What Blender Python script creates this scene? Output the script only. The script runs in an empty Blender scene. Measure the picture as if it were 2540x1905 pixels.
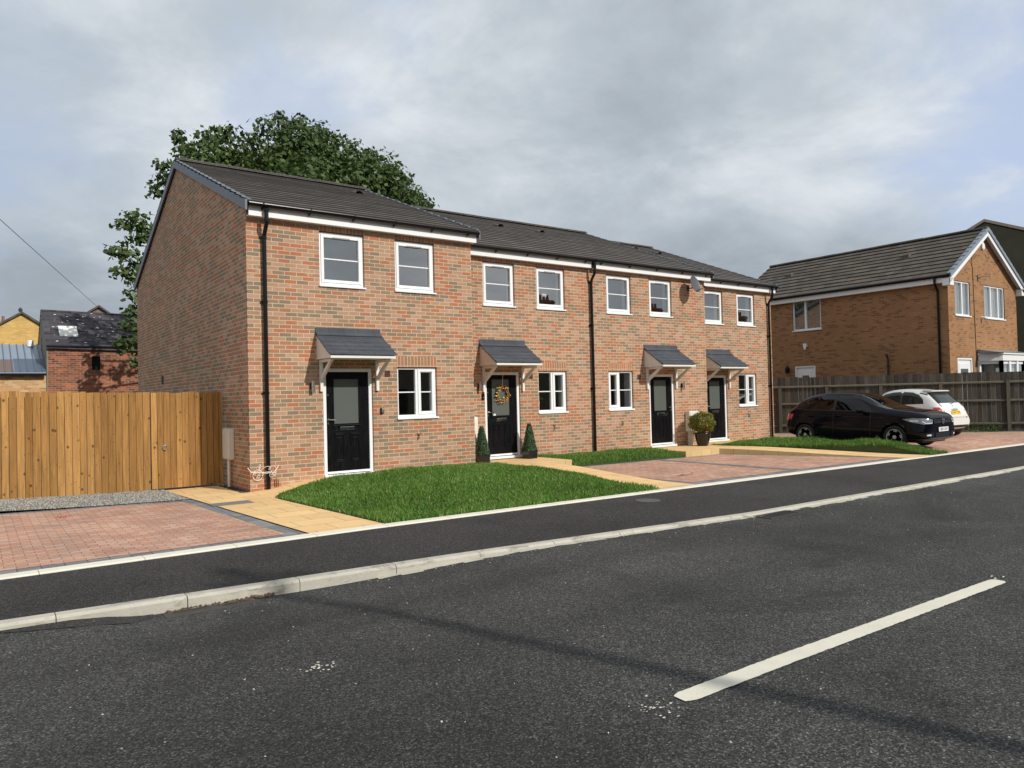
import bpy, math, random
import numpy as np
from mathutils import Vector, Matrix
from mathutils.bvhtree import BVHTree
from mathutils.geometry import delaunay_2d_cdt

S = bpy.context.scene
C = S.collection
PI = math.pi
random.seed(7)
RNG = np.random.default_rng(7)

# ------------------------------------------------------------------ camera
def look(yaw, pitch, roll):
    f = Vector((math.sin(yaw)*math.cos(pitch), math.cos(yaw)*math.cos(pitch), math.sin(pitch)))
    r = Vector((math.cos(yaw), -math.sin(yaw), 0)); u = r.cross(f)
    r2 = math.cos(roll)*r + math.sin(roll)*u; u2 = -math.sin(roll)*r + math.cos(roll)*u
    return Matrix((r2, u2, -f)).transposed().to_4x4()
cam = bpy.data.objects.new('camera', bpy.data.cameras.new('camera')); C.objects.link(cam)
cam.data.sensor_fit = 'HORIZONTAL'; cam.data.sensor_width = 36; cam.data.lens = 36*1834.4/2540
cam.data.clip_start = 0.1; cam.data.clip_end = 3000
cam.matrix_world = Matrix.Translation((-3.9279, -13.281, 1.5726)) @ look(0.6297, 0.0177, -0.024)
S.camera = cam

# ------------------------------------------------------------------ sun, sky, exposure
SUN_DIR = Vector((0.246, -0.795, 0.555)).normalized()        # towards the sun
sun = bpy.data.objects.new('sun', bpy.data.lights.new('sun', 'SUN')); C.objects.link(sun)
sun.data.energy = 3.4; sun.data.angle = math.radians(0.9); sun.data.color = (1.0, 0.955, 0.88)
sun.rotation_euler = SUN_DIR.to_track_quat('Z', 'Y').to_euler()
S.view_settings.view_transform = 'Standard'; S.view_settings.look = 'None'
S.view_settings.exposure = 0.12; S.view_settings.gamma = 1
S.cycles.max_bounces = 6; S.cycles.transparent_max_bounces = 16
try: S.cycles.use_denoising = True
except Exception: pass

def world():
    w = bpy.data.worlds.new('World'); S.world = w; w.use_nodes = True
    nt = w.node_tree; N = nt.nodes; L = nt.links; N.clear()
    out = N.new('ShaderNodeOutputWorld'); bg = N.new('ShaderNodeBackground'); bg.inputs[1].default_value = 0.1
    L.new(bg.outputs[0], out.inputs[0])
    sky = N.new('ShaderNodeTexSky'); sky.sky_type = 'NISHITA'; sky.sun_disc = False
    sky.sun_elevation = math.asin(SUN_DIR.z); sky.sun_rotation = math.atan2(SUN_DIR.x, SUN_DIR.y)
    sky.air_density = 1.0; sky.dust_density = 1.2; sky.ozone_density = 1.5
    tc = N.new('ShaderNodeTexCoord'); nrm = N.new('ShaderNodeVectorMath'); nrm.operation = 'NORMALIZE'
    L.new(tc.outputs['Generated'], nrm.inputs[0])
    sep = N.new('ShaderNodeSeparateXYZ'); L.new(nrm.outputs[0], sep.inputs[0])
    def math_(op, a, b=None, c=None):
        n = N.new('ShaderNodeMath'); n.operation = op
        for i, v in enumerate((a, b, c)):
            if v is None: continue
            if isinstance(v, (int, float)): n.inputs[i].default_value = v
            else: L.new(v, n.inputs[i])
        return n.outputs[0]
    def mapr(v, a, b, c, d, smooth=True):
        n = N.new('ShaderNodeMapRange'); n.interpolation_type = 'SMOOTHSTEP' if smooth else 'LINEAR'
        L.new(v, n.inputs[0])
        for i, x in zip((1, 2, 3, 4), (a, b, c, d)): n.inputs[i].default_value = x
        return n.outputs[0]
    zz = math_('ADD', math_('MAXIMUM', sep.outputs[2], 0.0), 0.30)
    cv = N.new('ShaderNodeCombineXYZ')
    L.new(math_('DIVIDE', sep.outputs[0], zz), cv.inputs[0]); L.new(math_('DIVIDE', sep.outputs[1], zz), cv.inputs[1])
    def noise(scale, detail, rough, off, dist=0.0, src=None):
        m = N.new('ShaderNodeMapping'); m.inputs['Location'].default_value = off
        L.new(src or cv.outputs[0], m.inputs[0])
        n = N.new('ShaderNodeTexNoise'); L.new(m.outputs[0], n.inputs[0])
        n.inputs['Scale'].default_value = scale; n.inputs['Detail'].default_value = detail
        n.inputs['Roughness'].default_value = rough; n.inputs['Distortion'].default_value = dist
        return n.outputs['Fac']
    big = noise(0.8, 2.5, 0.5, (3.1, 1.7, 0), 0.3)
    fine = noise(2.4, 7, 0.6, (7.3, 2.2, 0), 0.25)
    wob = noise(2.2, 6, 0.6, (1.3, 9.2, 0), 0.4)
    # soft openings and darker banks fixed in the sky by direction
    def blob(d, r0, r1):
        dd = Vector(d).normalized()
        dp = N.new('ShaderNodeVectorMath'); dp.operation = 'DISTANCE'
        L.new(nrm.outputs[0], dp.inputs[0]); dp.inputs[1].default_value = dd
        dist = math_('ADD', dp.outputs['Value'], mapr(wob, 0.25, 0.75, -0.13, 0.13, False))
        return mapr(dist, r0, r1, 1.0, 0.0)
    hole = None
    for d, r0, r1, k in SKY_HOLES:
        b = math_('MULTIPLY', blob(d, r0, r1), k)
        hole = b if hole is None else math_('MAXIMUM', hole, b)
    dark = None
    for d, r0, r1, k in SKY_DARK:
        b = math_('MULTIPLY', blob(d, r0, r1), k)
        dark = b if dark is None else math_('MAXIMUM', dark, b)
    # cloud brightness
    br = math_('ADD', mapr(big, 0.32, 0.68, 0.0, 0.58), mapr(fine, 0.28, 0.74, 0.0, 0.48))
    br = math_('SUBTRACT', br, dark)
    rp = N.new('ShaderNodeValToRGB'); L.new(br, rp.inputs[0])
    e = rp.color_ramp.elements
    e[0].position = 0.0; e[0].color = (0.33, 0.375, 0.42, 1)
    e[1].position = 1.0; e[1].color = (0.80, 0.835, 0.87, 1)
    m = e.new(0.45); m.color = (0.48, 0.535, 0.585, 1)
    ce = N.new('ShaderNodeVectorMath'); ce.operation = 'SCALE'; L.new(rp.outputs[0], ce.inputs[0]); ce.inputs['Scale'].default_value = 10.0
    hole = math_('MULTIPLY', hole, mapr(fine, 0.44, 0.64, 1.0, 0.35))
    thin = math_('MAXIMUM', hole, mapr(fine, 0.66, 0.8, 0.0, 0.35))
    # the blue between: sky texture through thin high cloud
    bl = N.new('ShaderNodeMix'); bl.data_type = 'RGBA'; bl.inputs[0].default_value = 0.72
    L.new(sky.outputs[0], bl.inputs[6]); bl.inputs[7].default_value = (5.6, 6.6, 8.8, 1)
    mx = N.new('ShaderNodeMix'); mx.data_type = 'RGBA'
    L.new(thin, mx.inputs[0]); L.new(ce.outputs[0], mx.inputs[6]); L.new(bl.outputs[2], mx.inputs[7])
    L.new(mx.outputs[2], bg.inputs[0])
SKY_HOLES = [((0.42, 0.80, 0.55), 0.02, 0.16, 0.85), ((0.955, 0.30, 0.28), 0.05, 0.24, 0.95), ((-0.05, 0.95, 0.30), 0.04, 0.26, 0.6), ((0.35, 0.90, 0.36), 0.02, 0.14, 0.5)]
SKY_DARK = [((0.62, 0.68, 0.43), 0.04, 0.30, 0.42), ((0.75, 0.64, 0.25), 0.05, 0.40, 0.22), ((0.02, 0.99, 0.12), 0.03, 0.22, 0.30)]
world()

# ------------------------------------------------------------------ mesh builder
class MB:
    def __init__(s): s.v = []; s.f = []; s.m = []; s.t = []; s.tint = 0.5; s.mat = 0
    def vert(s, p): s.v.append(tuple(p)); s.t.append(s.tint); return len(s.v)-1
    def face(s, pts):
        s.f.append([s.vert(p) for p in pts]); s.m.append(s.mat)
    def box(s, x0, x1, y0, y1, z0, z1, M=None):
        P = [(x0,y0,z0),(x1,y0,z0),(x1,y1,z0),(x0,y1,z0),(x0,y0,z1),(x1,y0,z1),(x1,y1,z1),(x0,y1,z1)]
        if M is not None: P = [tuple(M @ Vector(p)) for p in P]
        i = [s.vert(p) for p in P]
        for q in ((0,3,2,1),(4,5,6,7),(0,1,5,4),(1,2,6,5),(2,3,7,6),(3,0,4,7)):
            s.f.append([i[k] for k in q]); s.m.append(s.mat)
        return s
    def prism(s, poly, a0, a1, axis='y', M=None):
        """extrude a 2D polygon along an axis: axis y -> poly is (x,z); axis x -> (y,z); axis z -> (x,y)"""
        def P(u, w, a):
            p = {'y': (u, a, w), 'x': (a, u, w), 'z': (u, w, a)}[axis]
            return tuple(M @ Vector(p)) if M is not None else p
        A = [s.vert(P(u, w, a0)) for u, w in poly]; B = [s.vert(P(u, w, a1)) for u, w in poly]
        n = len(poly)
        s.f.append(A[:]); s.m.append(s.mat); s.f.append(B[::-1]); s.m.append(s.mat)
        for i in range(n):
            s.f.append([A[i], B[i], B[(i+1) % n], A[(i+1) % n]]); s.m.append(s.mat)
        return s
    def tube(s, pts, r, n=10, cap=True):
        pts = [Vector(p) for p in pts]; rs = r if isinstance(r, (list, tuple)) else [r]*len(pts)
        rings = []; up0 = None
        for i, p in enumerate(pts):
            d = (pts[min(i+1, len(pts)-1)] - pts[max(i-1, 0)])
            if d.length < 1e-9: d = Vector((0, 0, 1))
            d.normalize()
            a = d.orthogonal().normalized() if up0 is None else (up0 - d*up0.dot(d)).normalized()
            up0 = a; b = d.cross(a)
            rings.append([s.vert(p + rs[i]*(math.cos(2*PI*k/n)*a + math.sin(2*PI*k/n)*b)) for k in range(n)])
        for i in range(len(rings)-1):
            for k in range(n):
                s.f.append([rings[i][k], rings[i][(k+1) % n], rings[i+1][(k+1) % n], rings[i+1][k]]); s.m.append(s.mat)
        if cap:
            s.f.append(rings[0][::-1]); s.m.append(s.mat); s.f.append(rings[-1][:]); s.m.append(s.mat)
        return s
    def lathe(s, prof, c=(0,0,0), n=20, M=None):
        rings = []
        for r, z in prof:
            ring = []
            for k in range(n):
                p = Vector((r*math.cos(2*PI*k/n), r*math.sin(2*PI*k/n), z))
                if M is not None: p = M @ p
                ring.append(s.vert(p + Vector(c)))
            rings.append(ring)
        for i in range(len(rings)-1):
            for k in range(n):
                s.f.append([rings[i][k], rings[i][(k+1) % n], rings[i+1][(k+1) % n], rings[i+1][k]]); s.m.append(s.mat)
        s.f.append(rings[0][::-1]); s.m.append(s.mat); s.f.append(rings[-1][:]); s.m.append(s.mat)
        return s
    def build(s, name, mats, parent=None, smooth=False, bevel=0, loc=None):
        me = bpy.data.meshes.new(name); me.from_pydata(s.v, [], s.f); me.validate()
        if len(s.v) == len(me.vertices):
            a = me.attributes.new('tint', 'FLOAT', 'POINT'); a.data.foreach_set('value', np.array(s.t, dtype=np.float32))
        mats = mats if isinstance(mats, (list, tuple)) else [mats]
        for m in mats: me.materials.append(m)
        if len(mats) > 1 and len(me.polygons) == len(s.m): me.polygons.foreach_set('material_index', s.m)
        if smooth:
            me.polygons.foreach_set('use_smooth', [True]*len(me.polygons))
        o = bpy.data.objects.new(name, me); C.objects.link(o)
        if parent is not None: o.parent = parent
        if loc is not None: o.location = loc
        if bevel:
            b = o.modifiers.new('bevel', 'BEVEL'); b.width = bevel; b.segments = 2; b.limit_method = 'ANGLE'
        return o

def tag(o, label, cat=None, group=None, kind=None):
    if label: o['label'] = label
    if cat: o['category'] = cat
    if group: o['group'] = group
    if kind: o['kind'] = kind
    return o
def empty(name, loc, rz=0, label=None, cat=None, group=None):
    o = bpy.data.objects.new(name, None); C.objects.link(o); o.location = loc; o.rotation_euler = (0, 0, rz)
    o.empty_display_size = 0.2
    return tag(o, label, cat, group)
def bx(name, mat, parent, *a, bevel=0, M=None):
    m = MB(); m.box(*a, M=M); return m.build(name, mat, parent, bevel=bevel)
def np_mesh(name, V, F, mat, parent=None, tint=None, smooth=False):
    V = np.asarray(V, dtype=np.float32); F = np.asarray(F, dtype=np.int32); k = F.shape[1]
    me = bpy.data.meshes.new(name)
    me.vertices.add(len(V)); me.vertices.foreach_set('co', V.ravel())
    me.loops.add(F.size); me.loops.foreach_set('vertex_index', F.ravel())
    me.polygons.add(len(F)); me.polygons.foreach_set('loop_start', np.arange(len(F), dtype=np.int32)*k)
    try: me.polygons.foreach_set('loop_total', np.full(len(F), k, dtype=np.int32))
    except Exception: pass
    if smooth: me.polygons.foreach_set('use_smooth', [True]*len(F))
    me.update(calc_edges=True); me.validate()
    if tint is not None:
        a = me.attributes.new('tint', 'FLOAT', 'POINT'); a.data.foreach_set('value', np.asarray(tint, dtype=np.float32))
    me.materials.append(mat)
    o = bpy.data.objects.new(name, me); C.objects.link(o)
    if parent is not None: o.parent = parent
    return o
def text_mesh(name, txt, size, mat, parent, M, depth=0.002, align='CENTER', sx=1.0):
    cu = bpy.data.curves.new(name, 'FONT'); cu.body = txt; cu.size = size; cu.extrude = depth
    cu.align_x = align; cu.align_y = 'CENTER'; cu.resolution_u = 3
    t = bpy.data.objects.new(name, cu); C.objects.link(t)
    dg = bpy.context.evaluated_depsgraph_get(); me = bpy.data.meshes.new_from_object(t.evaluated_get(dg))
    bpy.data.objects.remove(t); bpy.data.curves.remove(cu)
    me.transform(M @ Matrix.Diagonal((sx, 1, 1, 1))); me.materials.clear(); me.materials.append(mat)
    o = bpy.data.objects.new(name, me); C.objects.link(o); o.parent = parent
    return o
FACE_FRONT = Matrix(((1,0,0,0),(0,0,-1,0),(0,1,0,0),(0,0,0,1)))       # text plane turned upright, read from -y

# ------------------------------------------------------------------ materials
class NT:
    def __init__(s, name):
        s.m = bpy.data.materials.new(name); s.m.use_nodes = True; s.t = s.m.node_tree; s.N = s.t.nodes; s.L = s.t.links
        s.b = s.N['Principled BSDF']; s.out = s.N['Material Output']
    def n(s, typ, ins=None, **kw):
        x = s.N.new(typ)
        for k, v in kw.items(): setattr(x, k, v)
        for k, v in (ins or {}).items(): s.set(x.inputs[k], v)
        return x
    def set(s, inp, v):
        if hasattr(v, 'is_linked') or hasattr(v, 'links'): s.L.new(v, inp)
        else:
            if isinstance(v, (tuple, list)) and inp.type == 'RGBA' and len(v) == 3: v = (*v, 1)
            inp.default_value = v
    def p(s, **kw):
        names = dict(color='Base Color', rough='Roughness', metal='Metallic', normal='Normal', spec='Specular IOR Level', coat='Coat Weight', coat_rough='Coat Roughness', trans='Transmission Weight', sheen='Sheen Weight')
        for k, v in kw.items(): s.set(s.b.inputs[names[k]], v)
        return s.m
    def math(s, op, a, b=None, c=None):
        n = s.N.new('ShaderNodeMath'); n.operation = op
        for i, v in enumerate((a, b, c)):
            if v is not None: s.set(n.inputs[i], v)
        return n.outputs[0]
    def ramp(s, fac, stops, interp='LINEAR'):
        r = s.N.new('ShaderNodeValToRGB'); s.L.new(fac, r.inputs[0]); cr = r.color_ramp; cr.interpolation = interp
        while len(cr.elements) > 1: cr.elements.remove(cr.elements[-1])
        cr.elements[0].position = stops[0][0]; cr.elements[0].color = (*stops[0][1], 1)
        for p, c in stops[1:]:
            e = cr.elements.new(p); e.color = (*c, 1)
        return r.outputs[0]
    def mix(s, fac, a, b, blend='MIX'):
        m = s.N.new('ShaderNodeMix'); m.data_type = 'RGBA'; m.blend_type = blend
        s.set(m.inputs[0], fac); s.set(m.inputs[6], a); s.set(m.inputs[7], b); return m.outputs[2]
    def maprange(s, v, a, b, c, d, smooth=False):
        m = s.N.new('ShaderNodeMapRange'); s.L.new(v, m.inputs[0])
        if smooth: m.interpolation_type = 'SMOOTHSTEP'
        for i, x in zip((1,2,3,4), (a,b,c,d)): s.set(m.inputs[i], x)
        return m.outputs[0]
    def obj(s): return s.n('ShaderNodeTexCoord').outputs['Object']
    def noise(s, vec, scale, detail=3, rough=0.55, dist=0, sc3=None):
        if sc3:
            mp = s.n('ShaderNodeMapping'); mp.inputs['Scale'].default_value = sc3; s.L.new(vec, mp.inputs[0]); vec = mp.outputs[0]
        x = s.n('ShaderNodeTexNoise', {'Scale': scale, 'Detail': detail, 'Roughness': rough, 'Distortion': dist})
        s.L.new(vec, x.inputs['Vector']); return x.outputs['Fac']
    def voronoi(s, vec, scale, feature='F1', out='Distance', rand=1):
        x = s.n('ShaderNodeTexVoronoi', {'Scale': scale, 'Randomness': rand}); x.feature = feature
        s.L.new(vec, x.inputs['Vector']); return x.outputs[out]
    def bump(s, h, strength=0.3, dist=0.01, normal=None):
        b = s.n('ShaderNodeBump', {'Strength': strength, 'Distance': dist}); s.L.new(h, b.inputs['Height'])
        if normal is not None: s.L.new(normal, b.inputs['Normal'])
        return b.outputs[0]
    def tint(s):
        a = s.n('ShaderNodeAttribute'); a.attribute_name = 'tint'; return a.outputs['Fac']
    def xyz(s, v):
        x = s.n('ShaderNodeSeparateXYZ'); s.L.new(v, x.inputs[0]); return x.outputs
    def comb(s, x, y, z=0.0):
        c = s.n('ShaderNodeCombineXYZ')
        for i, v in enumerate((x, y, z)): s.set(c.inputs[i], v)
        return c.outputs[0]
    def rnd(s): return s.n('ShaderNodeObjectInfo').outputs['Random']

def plain(name, col, rough=0.6, metal=0.0, spec=0.5, var=0.0, scale=8, bump=0.0, bscale=60, coat=0.0):
    t = NT(name)
    c = col
    if var:
        o = t.obj(); c = t.mix(t.noise(o, scale, 4), tuple(x*(1-var) for x in col), tuple(min(1, x*(1+var)) for x in col))
    t.p(color=c, rough=rough, metal=metal, spec=spec)
    if coat: t.p(coat=coat, coat_rough=0.03)
    if bump: t.p(normal=t.bump(t.noise(t.obj(), bscale, 4), bump, 0.005))
    return t.m

def brick(name, stops, mortar, bw=0.225, bh=0.075, ms=0.010, off=0.5, z0=0.0675, soldier=False, blotch=0.12, rough=0.9, plane='wall', swap=False, mvar=0.12, bumpk=0.5, u0=0.0, fine=0.18, warp=0.0, stain=None):
    """bricks, blocks, flags or tiles: every unit takes its own colour from the stops"""
    t = NT(name); o = t.obj(); x, y, z = t.xyz(o)
    if plane == 'wall':
        u = t.math('ADD', t.math('ADD', x, y), u0); v = t.math('SUBTRACT', z, z0)
    else:
        u = t.math('ADD', x, u0); v = t.math('SUBTRACT', y, z0)
    if swap or soldier: u, v = v, u
    vec = t.comb(u, v)
    if warp:
        w = t.noise(o, 7, 2); vec2 = t.n('ShaderNodeVectorMath', operation='ADD'); t.L.new(vec, vec2.inputs[0])
        t.L.new(t.comb(0.0, t.math('MULTIPLY', t.math('SUBTRACT', w, 0.5), warp)), vec2.inputs[1]); vec = vec2.outputs[0]
    b = t.n('ShaderNodeTexBrick', {'Color1': (0,0,0), 'Color2': (1,1,1), 'Mortar': (0,0,0), 'Scale': 1.0, 'Mortar Size': ms*0.62, 'Mortar Smooth': 0.08, 'Bias': 0.0, 'Brick Width': bw, 'Row Height': bh})
    b.offset = off; b.offset_frequency = 2; b.squash = 1
    t.L.new(vec, b.inputs['Vector'])
    col = t.ramp(b.outputs['Color'], stops, 'CONSTANT')
    f1 = t.noise(o, 55, 4, 0.65); f2 = t.noise(o, 1.1, 4, 0.6); f3 = t.noise(o, 9, 3, 0.6)
    col = t.mix(t.maprange(f3, 0.35, 0.7, 0.0, 0.3), col, stops[len(stops)//2][1])
    col = t.mix(1.0, col, t.ramp(f1, [(0.25, (1-fine,)*3), (0.75, (1+fine,)*3)]), 'MULTIPLY')
    mcol = t.mix(t.noise(o, 3, 4), tuple(c*(1-mvar) for c in mortar), tuple(min(1, c*(1+mvar)) for c in mortar))
    col = t.mix(b.outputs['Fac'], col, mcol)
    col = t.mix(1.0, col, t.ramp(f2, [(0.3, (1-blotch, 1-blotch, 1-blotch)), (0.7, (1+blotch*.7,)*3)]), 'MULTIPLY')
    if stain:                                             # lime bloom / damp: a stain with its own outline
        sf = t.maprange(t.noise(o, 2.2, 6, 0.65), 0.62, 0.74, 0, stain[1], True); col = t.mix(sf, col, stain[0])
    h = t.math('ADD', t.math('MULTIPLY', t.math('SUBTRACT', 1.0, b.outputs['Fac']), 1.0), t.math('MULTIPLY', f1, 0.35))
    return t.p(color=col, rough=rough, spec=0.25, normal=t.bump(h, bumpk, 0.006))

MIX = [(0.0, (0.425,0.158,0.085)), (0.14, (0.425,0.26,0.175)), (0.34, (0.222,0.178,0.128)), (0.50, (0.345,0.20,0.127)), (0.65, (0.38,0.168,0.10)), (0.75, (0.45,0.28,0.198)), (0.87, (0.272,0.192,0.128))]
SOLD = [(0.0, (0.40,0.165,0.085)), (0.3, (0.42,0.235,0.145)), (0.55, (0.34,0.175,0.10)), (0.75, (0.25,0.175,0.115)), (0.88, (0.41,0.145,0.075))]
MORT = (0.60, 0.455, 0.295)
M = {}
M['brick'] = brick('mixed_red_brick', MIX, MORT, stain=((0.62,0.56,0.47), 0.35))
M['soldier'] = brick('soldier_brick', SOLD, MORT, soldier=True, off=0.0, z0=0.0)
M['brick_tan'] = brick('tan_brick', [(0.0,(0.33,0.165,0.075)),(0.34,(0.37,0.195,0.092)),(0.60,(0.215,0.108,0.055)),(0.78,(0.345,0.175,0.08))], (0.36,0.225,0.125), ms=0.011)
M['brick_old'] = brick('old_red_brick', [(0.0,(0.24,0.07,0.035)),(0.25,(0.36,0.10,0.045)),(0.45,(0.17,0.06,0.04)),(0.62,(0.28,0.11,0.06)),(0.8,(0.12,0.05,0.035)),(0.92,(0.42,0.12,0.05))], (0.30,0.22,0.16), ms=0.014, blotch=0.35, warp=0.03, fine=0.35)
M['brick_buff'] = brick('buff_brick', [(0.0,(0.50,0.29,0.13)),(0.3,(0.62,0.42,0.22)),(0.6,(0.55,0.33,0.16)),(0.85,(0.40,0.21,0.10))], (0.60,0.42,0.25))
M['brick_yellow'] = brick('yellow_brick', [(0.0,(0.60,0.38,0.12)),(0.5,(0.66,0.44,0.15)),(0.8,(0.55,0.33,0.11))], (0.58,0.40,0.17), fine=0.1)
def roof_tile(name, base, bw, bh, v0=0.0, joint=0.006, var=0.22, moss=0.0):
    t = NT(name); o = t.obj(); x, y, z = t.xyz(o)
    b = t.n('ShaderNodeTexBrick', {'Color1': (0,0,0), 'Color2': (1,1,1), 'Mortar': (0,0,0), 'Scale': 1.0, 'Mortar Size': joint, 'Mortar Smooth': 0.1, 'Brick Width': bw, 'Row Height': bh})
    b.offset = 0.5; t.L.new(t.comb(x, t.math('SUBTRACT', y, v0)), b.inputs['Vector'])
    col = t.ramp(b.outputs['Color'], [(0.0, tuple(c*(1-var) for c in base)), (1.0, tuple(c*(1+var) for c in base))])
    col = t.mix(t.math('MULTIPLY', b.outputs['Fac'], 0.85), col, tuple(c*0.18 for c in base))
    n = t.noise(o, 2.0, 5, 0.6); col = t.mix(1.0, col, t.ramp(n, [(0.3,(0.82,0.82,0.82)),(0.7,(1.12,1.12,1.1))]), 'MULTIPLY')
    sp = t.maprange(t.voronoi(o, 2.6), 0.0, 0.035, 1, 0); col = t.mix(t.math('MULTIPLY', sp, 0.7), col, (0.5,0.5,0.48))
    if moss:
        mf = t.maprange(t.noise(o, 3.5, 6, 0.7), 0.55, 0.7, 0, moss, True); col = t.mix(mf, col, (0.16,0.13,0.06))
    g = t.noise(o, 160, 3)
    return t.p(color=col, rough=0.85, spec=0.3, normal=t.bump(t.math('ADD', t.math('MULTIPLY', t.math('SUBTRACT', 1.0, b.outputs['Fac']), 1.0), t.math('MULTIPLY', g, 0.3)), 0.35, 0.006))
M['tile'] = roof_tile('grey_roof_tile', (0.128,0.115,0.106), 0.33, 0.32, v0=-0.2, joint=0.010)
M['tile_brown'] = roof_tile('brown_roof_tile', (0.105,0.088,0.074), 0.33, 0.30, v0=0.07, moss=0.6, joint=0.004)
M['slate'] = roof_tile('old_slate', (0.070,0.064,0.076), 0.30, 0.22, var=0.35, joint=0.004)
M['porch_tile'] = roof_tile('blue_grey_porch_tile', (0.072,0.080,0.095), 0.30, 0.11, joint=0.003, var=0.10)
M['verge'] = plain('grey_verge', (0.115,0.135,0.165), 0.5, var=0.12)
M['upvc'] = plain('white_upvc', (0.82,0.83,0.84), 0.28, var=0.02)
M['fascia'] = plain('white_fascia', (0.80,0.80,0.79), 0.35, var=0.03, scale=3)
M['cream_box'] = plain('cream_plastic', (0.74,0.70,0.62), 0.45, var=0.03)
M['porch_white'] = plain('white_painted_timber', (0.74,0.72,0.68), 0.5, var=0.04)
M['gutter'] = plain('black_plastic', (0.006,0.006,0.0065), 0.28, spec=0.3, var=0.1)
M['steel'] = plain('brushed_steel', (0.62,0.60,0.57), 0.28, 1.0)
M['chrome'] = plain('chrome', (0.85,0.85,0.86), 0.08, 1.0)
M['terracotta_vent'] = plain('brown_vent', (0.075,0.03,0.018), 0.7)
M['rust'] = plain('rusty_metal', (0.10,0.045,0.02), 0.8, var=0.3)
M['interior'] = plain('room_paint', (0.36,0.35,0.33), 0.9)
M['plaster'] = plain('white_plaster', (0.78,0.77,0.75), 0.9)
def door_black():
    t = NT('black_grained_door'); o = t.obj()
    g = t.noise(o, 1.0, 5, 0.6, 0.6, sc3=(55, 20, 4)); w = t.maprange(g, 0.45, 0.62, 0, 1)
    return t.p(color=t.mix(w, (0.004,0.004,0.005), (0.010,0.010,0.012)), rough=0.30, spec=0.16, normal=t.bump(g, 0.2, 0.002))
M['door'] = door_black()
def glass(name, refl, tintc=(0.88,0.91,0.91)):
    t = NT(name); N = t.N; N.remove(t.b)
    tr = t.n('ShaderNodeBsdfTransparent', {'Color': (*tintc, 1)}); gl = t.n('ShaderNodeBsdfGlossy', {'Roughness': 0.0, 'Color': (1,1,1,1)})
    ge = t.n('ShaderNodeNewGeometry'); dp = t.n('ShaderNodeVectorMath', operation='DOT_PRODUCT'); t.L.new(ge.outputs['Normal'], dp.inputs[0]); t.L.new(ge.outputs['Incoming'], dp.inputs[1])
    sch = t.math('POWER', t.math('SUBTRACT', 1.0, t.math('ABSOLUTE', dp.outputs['Value'])), 4.0); fac = t.math('ADD', refl, t.math('MULTIPLY', sch, 1-refl))
    bp = t.bump(t.noise(t.obj(), 1.3, 2), 0.02, 0.02); t.L.new(bp, gl.inputs['Normal'])
    mx = t.n('ShaderNodeMixShader'); t.L.new(fac, mx.inputs[0]); t.L.new(tr.outputs[0], mx.inputs[1]); t.L.new(gl.outputs[0], mx.inputs[2])
    t.L.new(mx.outputs[0], t.out.inputs[0]); return t.m
M['glass'] = glass('window_glass', 0.31)
M['car_glass'] = glass('car_glass', 0.03, (0.16,0.18,0.18))
M['frosted'] = plain('frosted_glass', (0.105,0.118,0.108), 0.22, spec=0.6)
def asphalt(name, base, agg, big, scale=150, sp_amt=0.5, patch=0.3, rough=0.85):
    t = NT(name); o = t.obj()
    n1 = t.noise(o, scale, 3, 0.7); v = t.voronoi(o, scale*0.75, out='Color'); vg = t.math('MULTIPLY', t.xyz(v)[0], 1.0)
    col = t.ramp(vg, [(0.0, tuple(c*0.22 for c in base)), (0.5, tuple(c*0.8 for c in base)), (0.86, tuple(c*1.7 for c in base)), (1.0, tuple(c*3.6 for c in base))])
    col = t.mix(1.0, col, t.ramp(n1, [(0.3,(0.7,)*3),(0.7,(1.3,)*3)]), 'MULTIPLY')
    sc = t.voronoi(o, 32, out='Distance'); pick = t.voronoi(o, 32, out='Color')
    isp = t.math('MULTIPLY', t.maprange(sc, 0.14, 0.22, 1, 0), t.maprange(t.xyz(pick)[1], 0.955, 0.965, 0, sp_amt)); col = t.mix(isp, col, agg)
    p1 = t.noise(o, 0.55, 5, 0.62, 0.5); p2 = t.noise(o, 0.22, 3, 0.5, 0.3)
    col = t.mix(1.0, col, t.ramp(p1, [(0.32,(1-patch,)*3),(0.5,(1,1,1)),(0.72,(1+patch*.55,)*3)]), 'MULTIPLY')
    col = t.mix(1.0, col, t.ramp(p2, [(0.35,(1-patch*.5,)*3),(0.65,(1+patch*.35,)*3)]), 'MULTIPLY')
    if big:
        tr = t.noise(o, 0.8, 3, 0.5, 0.4, sc3=(0.06, 1.0, 1)); col = t.mix(1.0, col, t.ramp(tr, [(0.35,(0.80,)*3),(0.65,(1.18,)*3)]), 'MULTIPLY')
        st = t.maprange(t.noise(o, 0.9, 5, 0.6, 1.0, sc3=(0.5,2.2,1)), 0.62, 0.70, 0, 0.55, True); col = t.mix(st, col, tuple(c*0.45 for c in base))
    m2 = t.noise(o, scale*0.35, 2, 0.6); col = t.mix(1.0, col, t.ramp(m2, [(0.35,(0.72,)*3),(0.65,(1.25,)*3)]), 'MULTIPLY')
    h = t.math('ADD', t.math('MULTIPLY', vg, 0.8), n1)
    return t.p(color=col, rough=rough, spec=0.35, normal=t.bump(h, 0.8, 0.008))
M['road'] = asphalt('road_asphalt', (0.056,0.0545,0.052), (0.45,0.43,0.39), True, scale=165, patch=0.42, sp_amt=0.7)
M['pavement'] = asphalt('pavement_asphalt', (0.042,0.039,0.0375), (0.22,0.21,0.20), False, scale=170, sp_amt=0.35, patch=0.32)
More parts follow.
